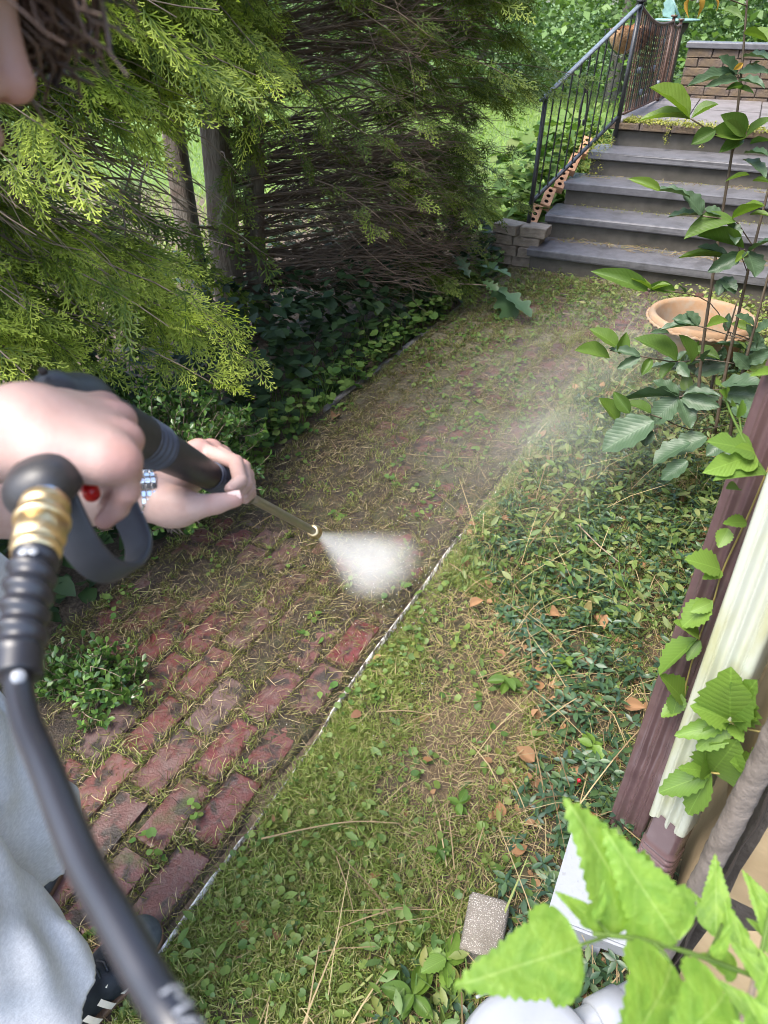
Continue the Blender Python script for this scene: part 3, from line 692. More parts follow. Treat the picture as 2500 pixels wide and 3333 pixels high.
# cypress with bare brown branches, green only at its outer end by the steps
tcy = thing('cypress_tree', 'cypress with twin trunk and a fan of bare brown branches, green only near the steps', 'tree', (-2.75, 3.2, 0))
Cc = Cyp(); T0 = np.array([-2.72, 3.22, 0])
for i in range(100):
    az = rng.uniform(.22, 1.42); L = rng.uniform(1.3, 2.45); z0 = rng.uniform(.28, 1.95) if i < 66 else rng.uniform(.25, .9)
    p0 = T0+[0, 0, z0]; dz = rng.uniform(-.02, .38) if z0 > 1.0 else rng.uniform(-.16, .2)
    tip = p0+np.array([cos(az)*L*.62, sin(az)*L, dz]); tip[0] = min(tip[0], -1.72+.05*rng.normal()); tip[2] = max(tip[2], .16)
    c = branch_curve(p0, tip, .05, .02, 16); add_tube(Cc.br, c, np.linspace(rng.uniform(.005, .014), .002, 16), 5)
    for j in range(28):         # side twigs streaming outwards
        t = rng.uniform(.12, .95); k_ = int(t*15); b0 = c[k_]; d = nrm(c[min(k_+1, 15)]-c[max(k_-1, 0)])
        e = b0+d*rng.uniform(.25, .6)+np.array([rng.normal(0, .15), rng.normal(0, .15), rng.normal(.0, .15)])
        e[0] = min(e[0], -1.66); e[2] = max(e[2], .1)
        cc = spline([b0, b0*.66+e*.34+rng.normal(0, .03, 3), b0*.33+e*.67+rng.normal(0, .035, 3), e], 6); add_tube(Cc.br, cc, np.linspace(.0026, .0008, 6), 3, False)
for i in range(120):
    y = rng.uniform(3.9, 5.6); z = rng.uniform(.12, 2.3); x = -1.95+.22*rng.normal()-.18*(y > 5.2)
    x = min(x, -1.62) if z < .9 else min(x+.14, -1.42)
    p0 = T0+[.4, (y-3.2)*.55, z+rng.normal(0, .1)]
    Cc.branch(p0, (x, y, z), 17, (.11, .20), .005, .5, FRD, .1, .05, rng.uniform(.1, 1.0))
for i in range(24):
    y = rng.uniform(3.4, 5.2); z = rng.uniform(2.4, 4.2); Cc.branch(T0+[.1, .2, z], (-2.1-.3*(z-2.4)+.3*rng.normal(), y, z), 9, (.3, .5), .008, .4, FRD, golden=.6)
for i in range(46):       # scattered green over the bare fan
    az = rng.uniform(0, 1.3); L = rng.uniform(.7, 1.7); z0 = rng.uniform(.6, 2.0); Cc.branch(T0+[0, 0, z0], T0+[cos(az)*L*.6+.1, sin(az)*L, z0+rng.uniform(-.3, .1)], 9, (.09, .16), .005, .6, FRD, golden=.9)
for i in range(26):
    y = rng.uniform(3.3, 5.0); z = rng.uniform(1.7, 2.5); x = -2.1+.3*rng.normal(); Cc.branch(T0+[.1, .2, z], (x, y, z), 18, (.13, .22), .008, .5, FRD, golden=.6)
for i in range(2):
    y = rng.uniform(2.9, 3.6); z = rng.uniform(.95, 1.25); Cc.branch(T0+[0, 0, z], (-2.3+.2*rng.normal(), y-.4, z-.1), 14, (.12, .2), .006, .5, FR, golden=.8)
trunk_obj([(0, 0, -.1), (.01, .0, .5), (.03, .02, 1.2), (.0, .1, 3.3)], [.098, .085, .075, .04], tcy)
trunk_obj([(.13, .12, -.1), (.12, .13, .5), (.18, .16, 1.2), (.32, .2, 3.0)], [.07, .06, .055, .03], tcy)
lst = []
for z in (.35, .62, .8, 1.0, 1.2, .5): 
    a = rng.uniform(-1.8, .3); lst.append((spline([(.0, 0, z), (.12*cos(a), .12*sin(a), z+.02), (.22*cos(a), .22*sin(a), z+.05)], 6), np.linspace(.014, .006, 6)))
for l_ in lst: tubes_obj('branch_stub', [l_], M_BARK, tcy, 6)
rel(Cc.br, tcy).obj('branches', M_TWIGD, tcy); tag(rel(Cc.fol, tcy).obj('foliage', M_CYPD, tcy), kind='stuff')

# ---- boxwood
def boxwood(name, label, c, rad, ns, size=.02):
    """rad: ellipsoid radii; sprigs stand outwards through its outer shell"""
    t = thing(name, label, 'shrub', (c[0], c[1], 0)); st_g = Geo(); lv = Geo(); c = np.array(c, float); rad = np.array(rad)
    for i in range(ns):
        q = nrm(rng.normal(0, 1, 3)); q[2] = abs(q[2])*.9-.15; p1 = c+q*rad*rng.uniform(.55, 1.12); p1[2] = max(p1[2], .03); d0 = nrm(q*[1, 1, .6]+rng.normal(0, .35, 3)+[0, 0, .35]); L = rng.uniform(.05, .11); p0 = p1-d0*L
        cc = spline([p0, (p0+p1)/2+rng.normal(0, .006, 3), p1], 8); add_tube(st_g, cc, np.linspace(.002, .001, 8), 3, False)
        if i % 3 == 0: add_tube(st_g, spline([[c[0]+rng.normal(0, .03), c[1]+rng.normal(0, .03), 0], (c*[1, 1, .4]+p0)/2, p0], 8), np.linspace(.004, .002, 8), 4, False)
        d = nrm(np.gradient(cc, axis=0)); m = 18; tt = np.linspace(.05, 1, m); k_ = np.minimum((tt*7).astype(int), 6); fr = (tt*7-k_)[:, None]; P = cc[k_]*(1-fr)+cc[k_+1]*fr; D = d[k_]
        az = np.arange(m)*pi/2*1.0+(np.arange(m)//2)*pi/2+(np.arange(m) % 2)*pi; a1 = nrm(np.cross(D, [.3, .2, .9])); a2 = np.cross(D, a1); rdl = a1*np.cos(az)[:, None]+a2*np.sin(az)[:, None]
        X = nrm(rdl+D*rng.uniform(.5, 1.2, (m, 1))); R = frames(X, D+rng.normal(0, .2, D.shape)); scatter(lv, *BOXLEAF, P, R, rng.uniform(.7, 1.2, m)*size)
    rel(st_g, t).obj('stems', M_TWIG, t); tag(rel(lv, t).obj('leaves', M_BOX, t), kind='stuff'); return t
boxwood('boxwood_shrub', 'glossy boxwood shrub behind the spray gun at the left of the path', (-1.74, 1.56, .30), (.34, .40, .36), 400, .025)
boxwood('boxwood_shrub', 'small boxwood sprig with glossy leaves reaching over the bricks near the shorts', (-1.42, .82, .05), (.22, .14, .09), 90, .024)

# ---- dark leafy ground cover under the cypresses
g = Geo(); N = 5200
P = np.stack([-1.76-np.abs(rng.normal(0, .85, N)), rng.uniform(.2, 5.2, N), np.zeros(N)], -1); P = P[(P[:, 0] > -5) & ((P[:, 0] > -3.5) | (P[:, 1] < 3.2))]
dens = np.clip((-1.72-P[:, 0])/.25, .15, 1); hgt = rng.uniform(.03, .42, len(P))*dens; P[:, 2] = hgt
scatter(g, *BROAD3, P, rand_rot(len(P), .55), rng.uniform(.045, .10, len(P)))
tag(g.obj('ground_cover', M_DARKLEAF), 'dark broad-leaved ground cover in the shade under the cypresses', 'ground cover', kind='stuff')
g = Geo(); N = 900
P = np.stack([-1.74-np.abs(rng.normal(0, .2, N)), rng.uniform(1.6, 5.0, N), np.zeros(N)], -1)
X = np.stack([rng.normal(.1, .3, N), rng.normal(0, .3, N), np.ones(N)], -1); R = frames(X, rng.normal(0, 1, (N, 3)))
scatter(g, *BLADE, P, R, np.stack([rng.uniform(.08, .26, N), np.full(N, .004), np.full(N, .3)], -1)); 
P2 = np.stack([-1.70-np.abs(rng.normal(0, .12, 500)), rng.uniform(2.0, 5.0, 500), rng.uniform(.02, .18, 500)], -1); scatter(g, *ROUND, P2, rand_rot(500, .5), rng.uniform(.03, .055, 500))
tag(g.obj('verge_weeds', M_WEED), 'grass and round weed leaves along the left verge of the path', 'weeds', kind='stuff')

# ---- litter, moss and weeds on the bricks
def on_path(N, y0=-.6, y1=5.1, xl=XL, xr=XR): return np.stack([rng.uniform(xl, xr, N), rng.uniform(y0, y1, N), np.full(N, .004)], -1)
def joint_d(P):
    """distance to the nearest paver's centre in paver halves; > 1 means in a joint"""
    out = np.empty(len(P))
    for i0 in range(0, len(P), 4000):
        q = P[i0:i0+4000]; dx = np.abs(q[:, None, 0]-path_bricks[None, :, 0])/.0465; dy = np.abs(q[:, None, 1]-path_bricks[None, :, 1])/.098
        out[i0:i0+4000] = np.min(np.maximum(dx, dy), 1)
    return out
def patchy(P, s=3.0, ph=0.0): return .5+.5*np.sin(P[:, 0]*s*2.1+ph+1.3*np.sin(P[:, 1]*s*.7))*np.sin(P[:, 1]*s+ph*1.7+np.sin(P[:, 0]*s*1.9))
def cleanliness(P):
    """1 where the washer has already been (front right), 0 where mud and thatch still lie"""
    return np.clip((1.15-P[:, 1])/.5, 0, 1)*np.clip((P[:, 0]+1.45)/.25, .25, 1)
g = Geo(); P = on_path(95000); d = joint_d(P); cl = cleanliness(P); far = np.clip((P[:, 1]-2.3)/1.5, 0, 1)
keep = rng.random(len(P)) < np.where(d > 1.0, .85*(.45+.75*patchy(P, 4.1, 2)), (1-cl)*(.10+.62*patchy(P, 3.2))*(1-.45*far)+.004)
P = P[keep]; N = len(P); print('thatch', N)
az = rng.normal(1.2, 1.1, N); X = np.stack([np.cos(az), np.sin(az), rng.normal(.05, .22, N)], -1); R = frames(X, np.stack([rng.normal(0, .8, N), rng.normal(0, .8, N), np.ones(N)], -1))
P[:, 2] = np.maximum(P[:, 2], mud_h(P[:, 0], P[:, 1]))+rng.uniform(0, .010, N); scatter(g, *STRAW2, P, R, np.stack([rng.uniform(.015, .06, N), rng.uniform(.0010, .0021, N), rng.uniform(.01, .25, N)], -1))
tag(g.obj('path_thatch', M_ROOTS), 'brown thatch of dead roots and straw lying on the bricks', 'plant litter', kind='stuff')
g = Geo(); P = on_path(150000, -.6, 5.1); d = joint_d(P); keep = (rng.random(len(P)) < np.where(d > .96, .85, .20*(fbm(P[:, 0], P[:, 1], 5, 57, 3) > .58)))*(rng.random(len(P)) < .35+.65*patchy(P, 2.6, 4)); P = P[keep]; N = len(P); print('moss', N)
X = np.stack([rng.normal(0, 1.1, N), rng.normal(0, 1.1, N), np.ones(N)], -1); R = frames(X, rng.normal(0, 1, (N, 3)))
P[:, 2] = np.maximum(-.010, np.maximum(mud_h(P[:, 0], P[:, 1])-.001, .002*(joint_d(P) < .98))); scatter(g, *BLADE, P, R, np.stack([rng.uniform(.012, .042, N), rng.uniform(.0013, .0026, N), rng.uniform(.01, .4, N)], -1))
tag(g.obj('joint_moss', M_MOSS), 'moss filling the joints between the bricks', 'moss', kind='stuff')
g = Geo(); P = on_path(30000, -.6, 5.1); d = joint_d(P); far = np.clip((P[:, 1]-2.0)/1.6, 0, 1)
keep = (d > .97)*(rng.random(len(P)) < (.45+.5*far)*(fbm(P[:, 0], P[:, 1], 6, 41, 3) > .45)); P = P[keep]; N = len(P)
for rep in range(3):
    Q = P+rng.normal(0, .008, P.shape)*[1, 1, 0]; X = np.stack([rng.normal(0, .75, N), rng.normal(0, .75, N), np.ones(N)], -1); R = frames(X, rng.normal(0, 1, (N, 3)))
    scatter(g, *BLADE, Q, R, np.stack([rng.uniform(.02, .06, N), rng.uniform(.0016, .003, N), rng.uniform(.02, .3, N)], -1))
tag(g.obj('joint_grass', M_GRASS), 'short grass sprouting from the brick joints', 'grass', kind='stuff')
g = Geo(); P = on_path(3400, -.5, 5.1); d = joint_d(P); far = np.clip((P[:, 1]-1.8)/1.6, 0, 1); keep = rng.random(len(P)) < (.012+.10*(d > .95)+.45*far)*(patchy(P, 2.2, 3) > .25); P = P[keep]
for q in range(4):
    N = len(P); Q = P+rng.normal(0, .016, P.shape)*[1, 1, 0]; Q[:, 2] = rng.uniform(.004, .035, N); scatter(g, *(ROUND if q % 2 else BROAD), Q, rand_rot(N, .7), rng.uniform(.009, .027, N))
tag(g.obj('path_weeds', M_WEED), 'small round-leaved weeds growing between the bricks', 'weeds', kind='stuff')
g = Geo(); N = 700; P = np.stack([rng.uniform(-1.6, -.2, N), rng.uniform(4.6, 5.2, N), rng.uniform(.0, .04, N)], -1); scatter(g, *VINCA, P, rand_rot(N, .8), rng.uniform(.015, .045, N))
P = np.stack([rng.uniform(-.55, .15, 1500), rng.uniform(3.9, 5.15, 1500), rng.uniform(.0, .10, 1500)], -1); scatter(g, *ROUND, P, rand_rot(1500, .8), rng.uniform(.012, .03, 1500))
N = 2600; P = np.stack([rng.uniform(-1.6, .15, N), rng.uniform(3.9, 5.15, N), np.zeros(N)], -1); X = np.stack([rng.normal(0, .8, N), rng.normal(0, .8, N), np.ones(N)], -1); scatter(g, *BLADE, P, frames(X, rng.normal(0, 1, (N, 3))), np.stack([rng.uniform(.02, .09, N), rng.uniform(.0022, .0045, N), rng.uniform(.1, .5, N)], -1))
tag(g.obj('step_weeds', M_STEPWEED), 'bright weeds at the foot of the steps', 'weeds', kind='stuff')

# ---- strip of lawn right of the path
def bedP(N, x0=XR+.03, x1=.18, y0=-.5, y1=4.2): return np.stack([rng.uniform(x0, x1, N), rng.uniform(y0, y1, N), np.zeros(N)], -1)
def vinca_zone(P):
    """periwinkle bed: right of a line that runs from the block to the far end of the lawn strip"""
    x = P[:, 0]; y = P[:, 1]; edge = np.where(y < 1.25, -.17+.03*np.sin(y*9), np.where(y < 2.0, -.17-(y-1.25)*.68, -.68))
    edge = np.where(y < .62, -.30+.2*(y-.3), edge)
    return x-edge
def bare_zone(P): return np.exp(-(((P[:, 0]+.36)/.20)**2+((P[:, 1]-1.15)/.42)**2))+.9*np.exp(-(((P[:, 0]+.52)/.16)**2+((P[:, 1]-1.55)/.28)**2))
g = Geo(); P = bedP(520000, y0=-.9); P = P[in_view(P) | (rng.random(len(P)) < .22)]; vz = vinca_zone(P); bz = bare_zone(P)
P = P[rng.random(len(P)) < np.where(vz > 0, .10, 1.0-.93*np.clip(bz*1.2, 0, 1))*(.3+.7*(fbm(P[:, 0], P[:, 1], 6, 71, 3) > .46))]; N = len(P); print('grass', N)
P[:, 2] = ground_h(P[:, 0], P[:, 1]); X = np.stack([rng.normal(0, .9, N), rng.normal(0, .9, N), np.ones(N)*rng.uniform(.5, 1, N)], -1); R = frames(X, rng.normal(0, 1, (N, 3)))
scatter(g, *BLADE, P, R, np.stack([rng.uniform(.016, .055, N), rng.uniform(.0016, .0030, N), rng.uniform(.01, .4, N)], -1))
tag(g.obj('lawn_grass', M_GRASS), 'short patchy grass between the path and the periwinkle bed', 'grass', kind='stuff')
g = Geo(); P = bedP(15000, y0=-.9); P = P[in_view(P) | (rng.random(len(P)) < .5)]; bz = bare_zone(P); vz = vinca_zone(P)
P = P[rng.random(len(P)) < np.where(vz > 0, .22, (1-.75*np.clip(bz, 0, 1)))*np.where(fbm(P[:, 0], P[:, 1], 9, 21, 3) > .52, 1, .16)]; N = len(P); P[:, 2] = ground_h(P[:, 0], P[:, 1])+rng.uniform(.006, .035, N)
scatter(g, *ROUND, P, rand_rot(N, .6), rng.uniform(.008, .022, N))
P = bedP(1300); P = P[(vinca_zone(P) < .1) & (fbm(P[:, 0], P[:, 1], 7, 33, 3) > .48)]; N = len(P); P[:, 2] = rng.uniform(.01, .04, N); scatter(g, *VINCA, P, rand_rot(N, .7), rng.uniform(.018, .042, N))
tag(g.obj('ground_ivy', M_IVY), 'small scalloped ground-ivy leaves spread through the lawn', 'ground cover', kind='stuff')
g = Geo(); P = bedP(30000); P = P[in_view(P)]; bz = bare_zone(P); vz = vinca_zone(P); P = P[rng.random(len(P)) < np.clip(.16+.8*np.clip(bz, 0, 1)+.15*(np.abs(vz) < .2), 0, 1)]; N = len(P)
P[:, 2] = ground_h(P[:, 0], P[:, 1])+rng.uniform(.002, .014, N); az = rng.uniform(0, 2*pi, N); X = np.stack([np.cos(az), np.sin(az), rng.normal(0, .12, N)], -1); R = frames(X, np.stack([rng.normal(0, .5, N), rng.normal(0, .5, N), np.ones(N)], -1))
scatter(g, *STRAW, P, R, np.stack([rng.uniform(.02, .075, N), rng.uniform(.0008, .0019, N), rng.uniform(.02, .3, N)], -1))
P = bedP(620); P = P[vinca_zone(P) > -.15]; N = len(P); P[:, 2] = rng.uniform(.02, .07, N); az = rng.uniform(0, 2*pi, N); X = np.stack([np.cos(az), np.sin(az), rng.normal(.1, .4, N)], -1)
scatter(g, *STRAW, P, frames(X, [0, 0, 1.]), np.stack([rng.uniform(.10, .30, N), rng.uniform(.0016, .0034, N), rng.uniform(.1, .6, N)], -1))
P = bedP(7000); P = P[in_view(P)]; P = P[vinca_zone(P) > -.05]; N = len(P); P[:, 2] = rng.uniform(.003, .02, N); az = rng.uniform(0, 2*pi, N); X = np.stack([np.cos(az), np.sin(az), rng.normal(0, .15, N)], -1)
scatter(g, *STRAW, P, frames(X, [0, 0, 1.]), np.stack([rng.uniform(.03, .10, N), rng.uniform(.0009, .002, N), rng.uniform(.05, .4, N)], -1))
tag(g.obj('dry_straw', M_STRAW), 'pale dry straw lying on the lawn and between the periwinkle', 'straw', kind='stuff')

# ---- brown leaf litter under the periwinkle
g = Geo(); P = bedP(1500); P = P[in_view(P)]; P = P[rng.random(len(P)) < np.where(vinca_zone(P) > -.05, .8, .12)]; N = len(P); P[:, 2] = rng.uniform(.004, .02, N); scatter(g, *BROAD, P, rand_rot(N, .7), rng.uniform(.014, .045, N))
tag(g.obj('leaf_litter', M_DEADLEAF), 'brown dead leaf litter under the periwinkle', 'leaf litter', kind='stuff')
# ---- periwinkle
g = Geo(); sg = Geo(); P = bedP(2600, -.7, .19, .35, 3.6); vz = vinca_zone(P); P = P[(vz > 0)*(rng.random(len(P)) < .35+.65*(patchy(P, 4.4, 2) > .33))*in_view(P, 150)]
M_ = len(P); print('vinca sprigs', M_); top = rng.uniform(.02, .085, M_)*(1-.4*np.clip((P[:, 1]-1.4)/1.5, 0, 1)); top *= np.clip(.55+vinca_zone(P)*2.2, .5, 1.3)
axis = nrm(np.stack([rng.normal(0, .45, M_), rng.normal(0, .45, M_), np.ones(M_)], -1))
for lev in range(3):
    for s in range(2):
        C = P+axis*(top*(.55+.22*lev))[:, None]; az = rng.uniform(0, .6, M_)+lev*pi/2+s*pi+np.arange(M_)*2.4; out = np.stack([np.cos(az), np.sin(az), rng.uniform(-.05, .55, M_)*(.4+.4*lev)], -1)
        X = nrm(out-axis*(out*axis).sum(1, keepdims=True)*.5); R = frames(X, axis+rng.normal(0, .15, axis.shape)); scatter(g, *VINCA, C, R, rng.uniform(.022, .044, M_)*(1.05-.12*lev))
tag(g.obj('periwinkle', M_VINCA), 'glossy dark periwinkle ground cover between the lawn strip and the downspouts', 'ground cover', kind='stuff')
for i in range(M_):
    if i % 3 == 0: continue
    q = P[i]-axis[i]*0; e = P[i]+axis[i]*top[i]; b = q+np.array([rng.normal(0, .05), rng.normal(0, .05), .005]); add_tube(sg, [b, q+[0, 0, .01], e], [.0012, .0012, .001], 3, False)
tag(sg.obj('periwinkle_stems', M_WEED), 'trailing green stems of the periwinkle', 'stems', kind='stuff')
# taller weeds where the bed meets the far end of the path
g = Geo(); N = 2400; P = np.stack([rng.uniform(-.68, .12, N), rng.uniform(1.75, 3.9, N), rng.uniform(.0, .13, N)], -1); P = P[rng.random(N) < .4+.6*(P[:, 0] > -.55)]
scatter(g, *VINCA, P, rand_rot(len(P), .9), rng.uniform(.018, .055, len(P)))
N = 4200; P = np.stack([rng.uniform(-.7, .12, N), rng.uniform(1.7, 4.2, N), np.zeros(N)], -1); X = np.stack([rng.normal(0, .5, N), rng.normal(0, .5, N), np.ones(N)], -1)
scatter(g, *BLADE, P, frames(X, rng.normal(0, 1, (N, 3))), np.stack([rng.uniform(.05, .17, N), rng.uniform(.0018, .0045, N), rng.uniform(.1, .8, N)], -1))
tag(g.obj('bed_weeds', M_BEDWEED), 'knee-high weeds in the bed this side of the terracotta pot', 'weeds', kind='stuff')
g = Geo(); N = 420; P = np.stack([rng.uniform(-.34, .0, N), rng.uniform(.28, .66, N), np.zeros(N)], -1); X = np.stack([rng.normal(0, .45, N), rng.normal(0, .45, N), np.ones(N)], -1)
scatter(g, *BLADE, P, frames(X, rng.normal(0, 1, (N, 3))), np.stack([rng.uniform(.05, .16, N), rng.uniform(.002, .006, N), rng.uniform(.1, .5, N)], -1))
N = 160; P = np.stack([rng.uniform(-.34, .02, N), rng.uniform(.3, .66, N), rng.uniform(.02, .08, N)], -1); scatter(g, *VINCA, P, rand_rot(N, .9), rng.uniform(.02, .05, N))
tag(g.obj('block_weeds', M_IVY), 'bright green grass and weeds in front of the concrete block', 'weeds', kind='stuff')
# moss-like sedum on the landing and its trailing strands
g = Geo(); N = 2600; P = np.stack([-1.585+.25+rng.uniform(0, 1.1, N)**1.5, 6.43+np.abs(rng.normal(0, .12, N)), .83+rng.uniform(0, .02, N)], -1); scatter(g, *LEAF2, P, rand_rot(N, .9), rng.uniform(.010, .02, N))
for x in (-.98, -.72):
    for q in range(70): 
        t = rng.random(); P = np.array([[x+rng.normal(0, .012), 6.40+rng.normal(0, .008), .83-t*.13]]); scatter(g, *LEAF2, P, rand_rot(1, .9), rng.uniform(.010, .017, 1))
P = np.stack([-1.58+.1+rng.uniform(-.1, .12, 900), rng.uniform(6.0, 6.5, 900), rng.uniform(.45, .75, 900)], -1); scatter(g, *LEAF2, P, rand_rot(900, .9), rng.uniform(.012, .022, 900))
for zk, yk in ((.17, 5.42), (.5, 6.03), (.34, 5.74)):
    N = 260; P = np.stack([rng.uniform(-1.45, .1, N), yk+rng.normal(0, .02, N)+.075*(rng.uniform(-1.45, .1, N)*0+.7), zk+rng.uniform(0, .02, N)], -1); P[:, 1] += .073*(P[:, 0]+1.5)-.06; scatter(g, *LEAF2, P, rand_rot(N, .9), rng.uniform(.006, .014, N))
k = leafmat('yellow_sedum', [(.24, .25, .04), (.33, .32, .07), (.18, .24, .05)], .5, .2, .3); tag(g.obj('sedum', k), 'yellow-green creeping sedum along the landing and steps', 'sedum', kind='stuff')
g = Geo()
for zk, yk, n_ in ((.172, 5.38, 90), (.5, 6.0, 26)):
    for i in range(n_):
        x = rng.uniform(-1.5, .0); y = yk+.073*(x+1.5)+rng.normal(0, .03); p = np.array([x, y, zk+.004]); a = rng.normal(0, .8); L = rng.uniform(.04, .15)
        add_tube(g, spline([p, p+[L*.5*cos(a), L*.4*sin(a), rng.uniform(0, .03)], p+[L*cos(a), L*.6*sin(a), rng.uniform(0, .02)]], 5), .0016, 3, False)
tag(g.obj('step_twigs', M_STRAW), 'dry twigs and stalks lying on the treads', 'twigs', kind='stuff')

# ---- sunny lawn and plants beyond the railing
g = Geo(); N = 25000; P = np.stack([rng.uniform(-9, -1.3, N), 3.6+rng.random(N)**1.2*11, np.zeros(N)], -1); P = P[((P[:, 0] < -1.75) & (P[:, 1] > 5.3)) | (P[:, 1] > 8.7) | (P[:, 0] < -3.5)]; N = len(P)
X = np.stack([rng.normal(0, .5, N), rng.normal(0, .5, N), np.ones(N)], -1); scatter(g, *BLADE, P, frames(X, rng.normal(0, 1, (N, 3))), np.stack([rng.uniform(.06, .2, N), rng.uniform(.004, .01, N), rng.uniform(.1, .9, N)], -1))
tag(g.obj('far_lawn_grass', M_LAWNFAR), 'bright sunlit lawn beyond the railing', 'grass', kind='stuff')
g = Geo(); N = 1400; P = np.stack([rng.normal(-1.85, .22, N), rng.uniform(5.5, 8.0, N), np.zeros(N)], -1); P = P[P[:, 0] < -1.62]; N = len(P); P[:, 2] = rng.uniform(.05, .75, N)*np.clip((P[:, 1]-5.1)/1.2, .3, 1); scatter(g, *BROAD, P, rand_rot(N, .7), rng.uniform(.06, .16, N))
tag(g.obj('railing_plants', M_WEED), 'leafy green plants growing against the outside of the railing', 'plants', kind='stuff')
# woodland
g = Geo(); clumps = np.stack([rng.uniform(-13, 7, 420), rng.uniform(12.5, 21, 420), rng.uniform(0, 2.6, 420)], -1)
for c in clumps:
    m = 170; P = c+rng.normal(0, 1, (m, 3))*[.7, .5, .45]; P = P[P[:, 2] > 0.02]; scatter(g, *LEAF2, P, rand_rot(len(P), 1.1), rng.uniform(.07, .17, len(P)))
tag(g.obj('woodland_undergrowth', M_WOODLEAF), 'mass of green woodland undergrowth beyond the lawn', 'undergrowth', kind='stuff')
M_GREYBARK = mk_stone('grey_bark', (.12, .11, .095), (.2, .185, .165), (.07, .065, .055), 10, .8, .9, .01, (2, 2, .5))
for i, (x, y, r, lean, lab) in enumerate([(-3.4, 15.0, .16, .2, 'straight dark woodland trunk seen left of the rail top'), (-.6, 13.6, .09, 1.3, 'pale woodland tree leaning right above the parapet wall'), (.7, 14.4, .11, -.9, 'pale woodland tree leaning left above the parapet wall'), (-6.5, 16.5, .2, .1, 'woodland tree beyond the lawn behind the cypress branches')]):
    t = thing('woodland_tree', lab, 'tree', (x, y, 0), 'trees beyond the lawn'); P = spline([(0, 0, -.2), (lean*.25, .05, 1.2), (lean*.7, .1, 2.6), (lean*1.2, 0, 5.5)], 24)
    tubes_obj('trunk', [(P, np.linspace(r, r*.35, 24))], M_GREYBARK, t, 10)
    tubes_obj('limb', [(spline([P[8], P[8]+[.5*np.sign(lean+.01), .2, .5], P[8]+[1.3*np.sign(lean+.01), .3, .8]], 10), np.linspace(r*.5, .02, 10))], M_GREYBARK, t, 7)
    g = Geo(); cc = P[-1]+rng.normal(0, 1, (34, 3))*[1.4, 1.2, .9]+[0, 0, .3]
    for c in cc: Q = c+rng.normal(0, .4, (60, 3)); scatter(g, *LEAF2, Q, rand_rot(60, .9), rng.uniform(.10, .22, 60))
    g.obj('crown', M_WOODLEAF, t)

# ================================================================== downspouts and other things along the house
def rib_profile(w, d, r=.008, ribs=3):
    """closed outline of a corrugated rectangular downspout (x across the front, y depth; front at -d/2)"""
    P = []
    def front(sgn):
        out = []; xs = np.linspace(-w/2+r*1.5, w/2-r*1.5, 49)
        for x in xs:
            q = abs(x)/(w/2); out.append((x, -d/2+(.0075*(.5-.5*cos(x/(w/2)*pi*2*ribs*.62))**.7 if q < .62 else 0)))
        return out
    c = [(w/2-r, -d/2+r, -pi/2), (w/2-r, d/2-r, 0), (-w/2+r, d/2-r, pi/2), (-w/2+r, -d/2+r, pi)]
    P += front(1)
    for i, (cx, cy_, a0) in enumerate(c):
        if i == 2: P += [(x, -y) for x, y in reversed(front(1))]
        for a in np.linspace(a0, a0+pi/2, 5): P.append((cx+r*cos(a), cy_+r*sin(a)))
    return np.array(P)
def extrude(prof, pts, X, Y, scale=None, jit=0.0):
    """sweep an outline along points with fixed axes X, Y (or lists of axes)"""
    V = []; n = len(prof)
    for i, p in enumerate(pts):
        a = X[i] if np.ndim(X) == 2 else X; b = Y[i] if np.ndim(Y) == 2 else Y; s = 1 if scale is None else scale[i]
        V.append(np.asarray(p)[None]+prof[:, :1]*s*np.asarray(a)[None]+prof[:, 1:]*s*np.asarray(b)[None])
    V = np.concatenate(V); I = np.arange(len(pts)-1)[:, None]*n; J = np.arange(n)[None]; K = (J+1) % n
    return V, np.stack([I+J, I+K, I+n+K, I+n+J], -1).reshape(-1, 4)
k = NT('cream_vinyl'); x, y, z = k.sep(k.co())
c = k.mix(k.ramp(k.noise(9, 4, .6, vec=k.stretch((3, 3, .5))), [(.42, 0.), (.68, .8)]), (.43, .45, .38), (.34, .34, .18)); k.color(c); k.rough(.38); k.bump(k.noise(40, 3), .06, .002); M_CREAM = k.m
k = NT('brown_painted_metal'); c = k.mix(k.ramp(k.noise(30, 4, .6), [(.45, 0.), (.75, .6)]), (.105, .064, .066), (.135, .09, .093)); k.color(c); k.rough(k.ramp(k.noise(14, 3), [(.3, .14), (.7, .26)])); k.spec(.8); k.bump(k.noise(22, 3), .10, .004); M_BROWNP = k.m
prof = rib_profile(.078, .062)
zz = np.linspace(.325, 3.3, 40); wp = thing('white_downspout', 'cream vinyl downspout with ribbed front standing at the house corner', 'downspout', (.145, .985, 0))
lean = np.array([-.03, -.045, 1.0]); X_ = nrm(np.array([.93, -.36, 0])); Y_ = nrm(np.cross([0, 0, 1.], X_))
pts = np.array([np.array([0, 0, q])+lean*[1, 1, 0]*(q-.325) for q in zz])
V, F_ = extrude(prof, pts, X_, Y_); n = len(prof)
V[:n, 2] += .006*np.sin(np.arange(n)*2*pi/n*3)+.003*np.sin(np.arange(n)*2*pi/n*7)           # sawn wavy lower end
g = Geo(); g.add(V, F_); g.obj('pipe', M_CREAM, wp)
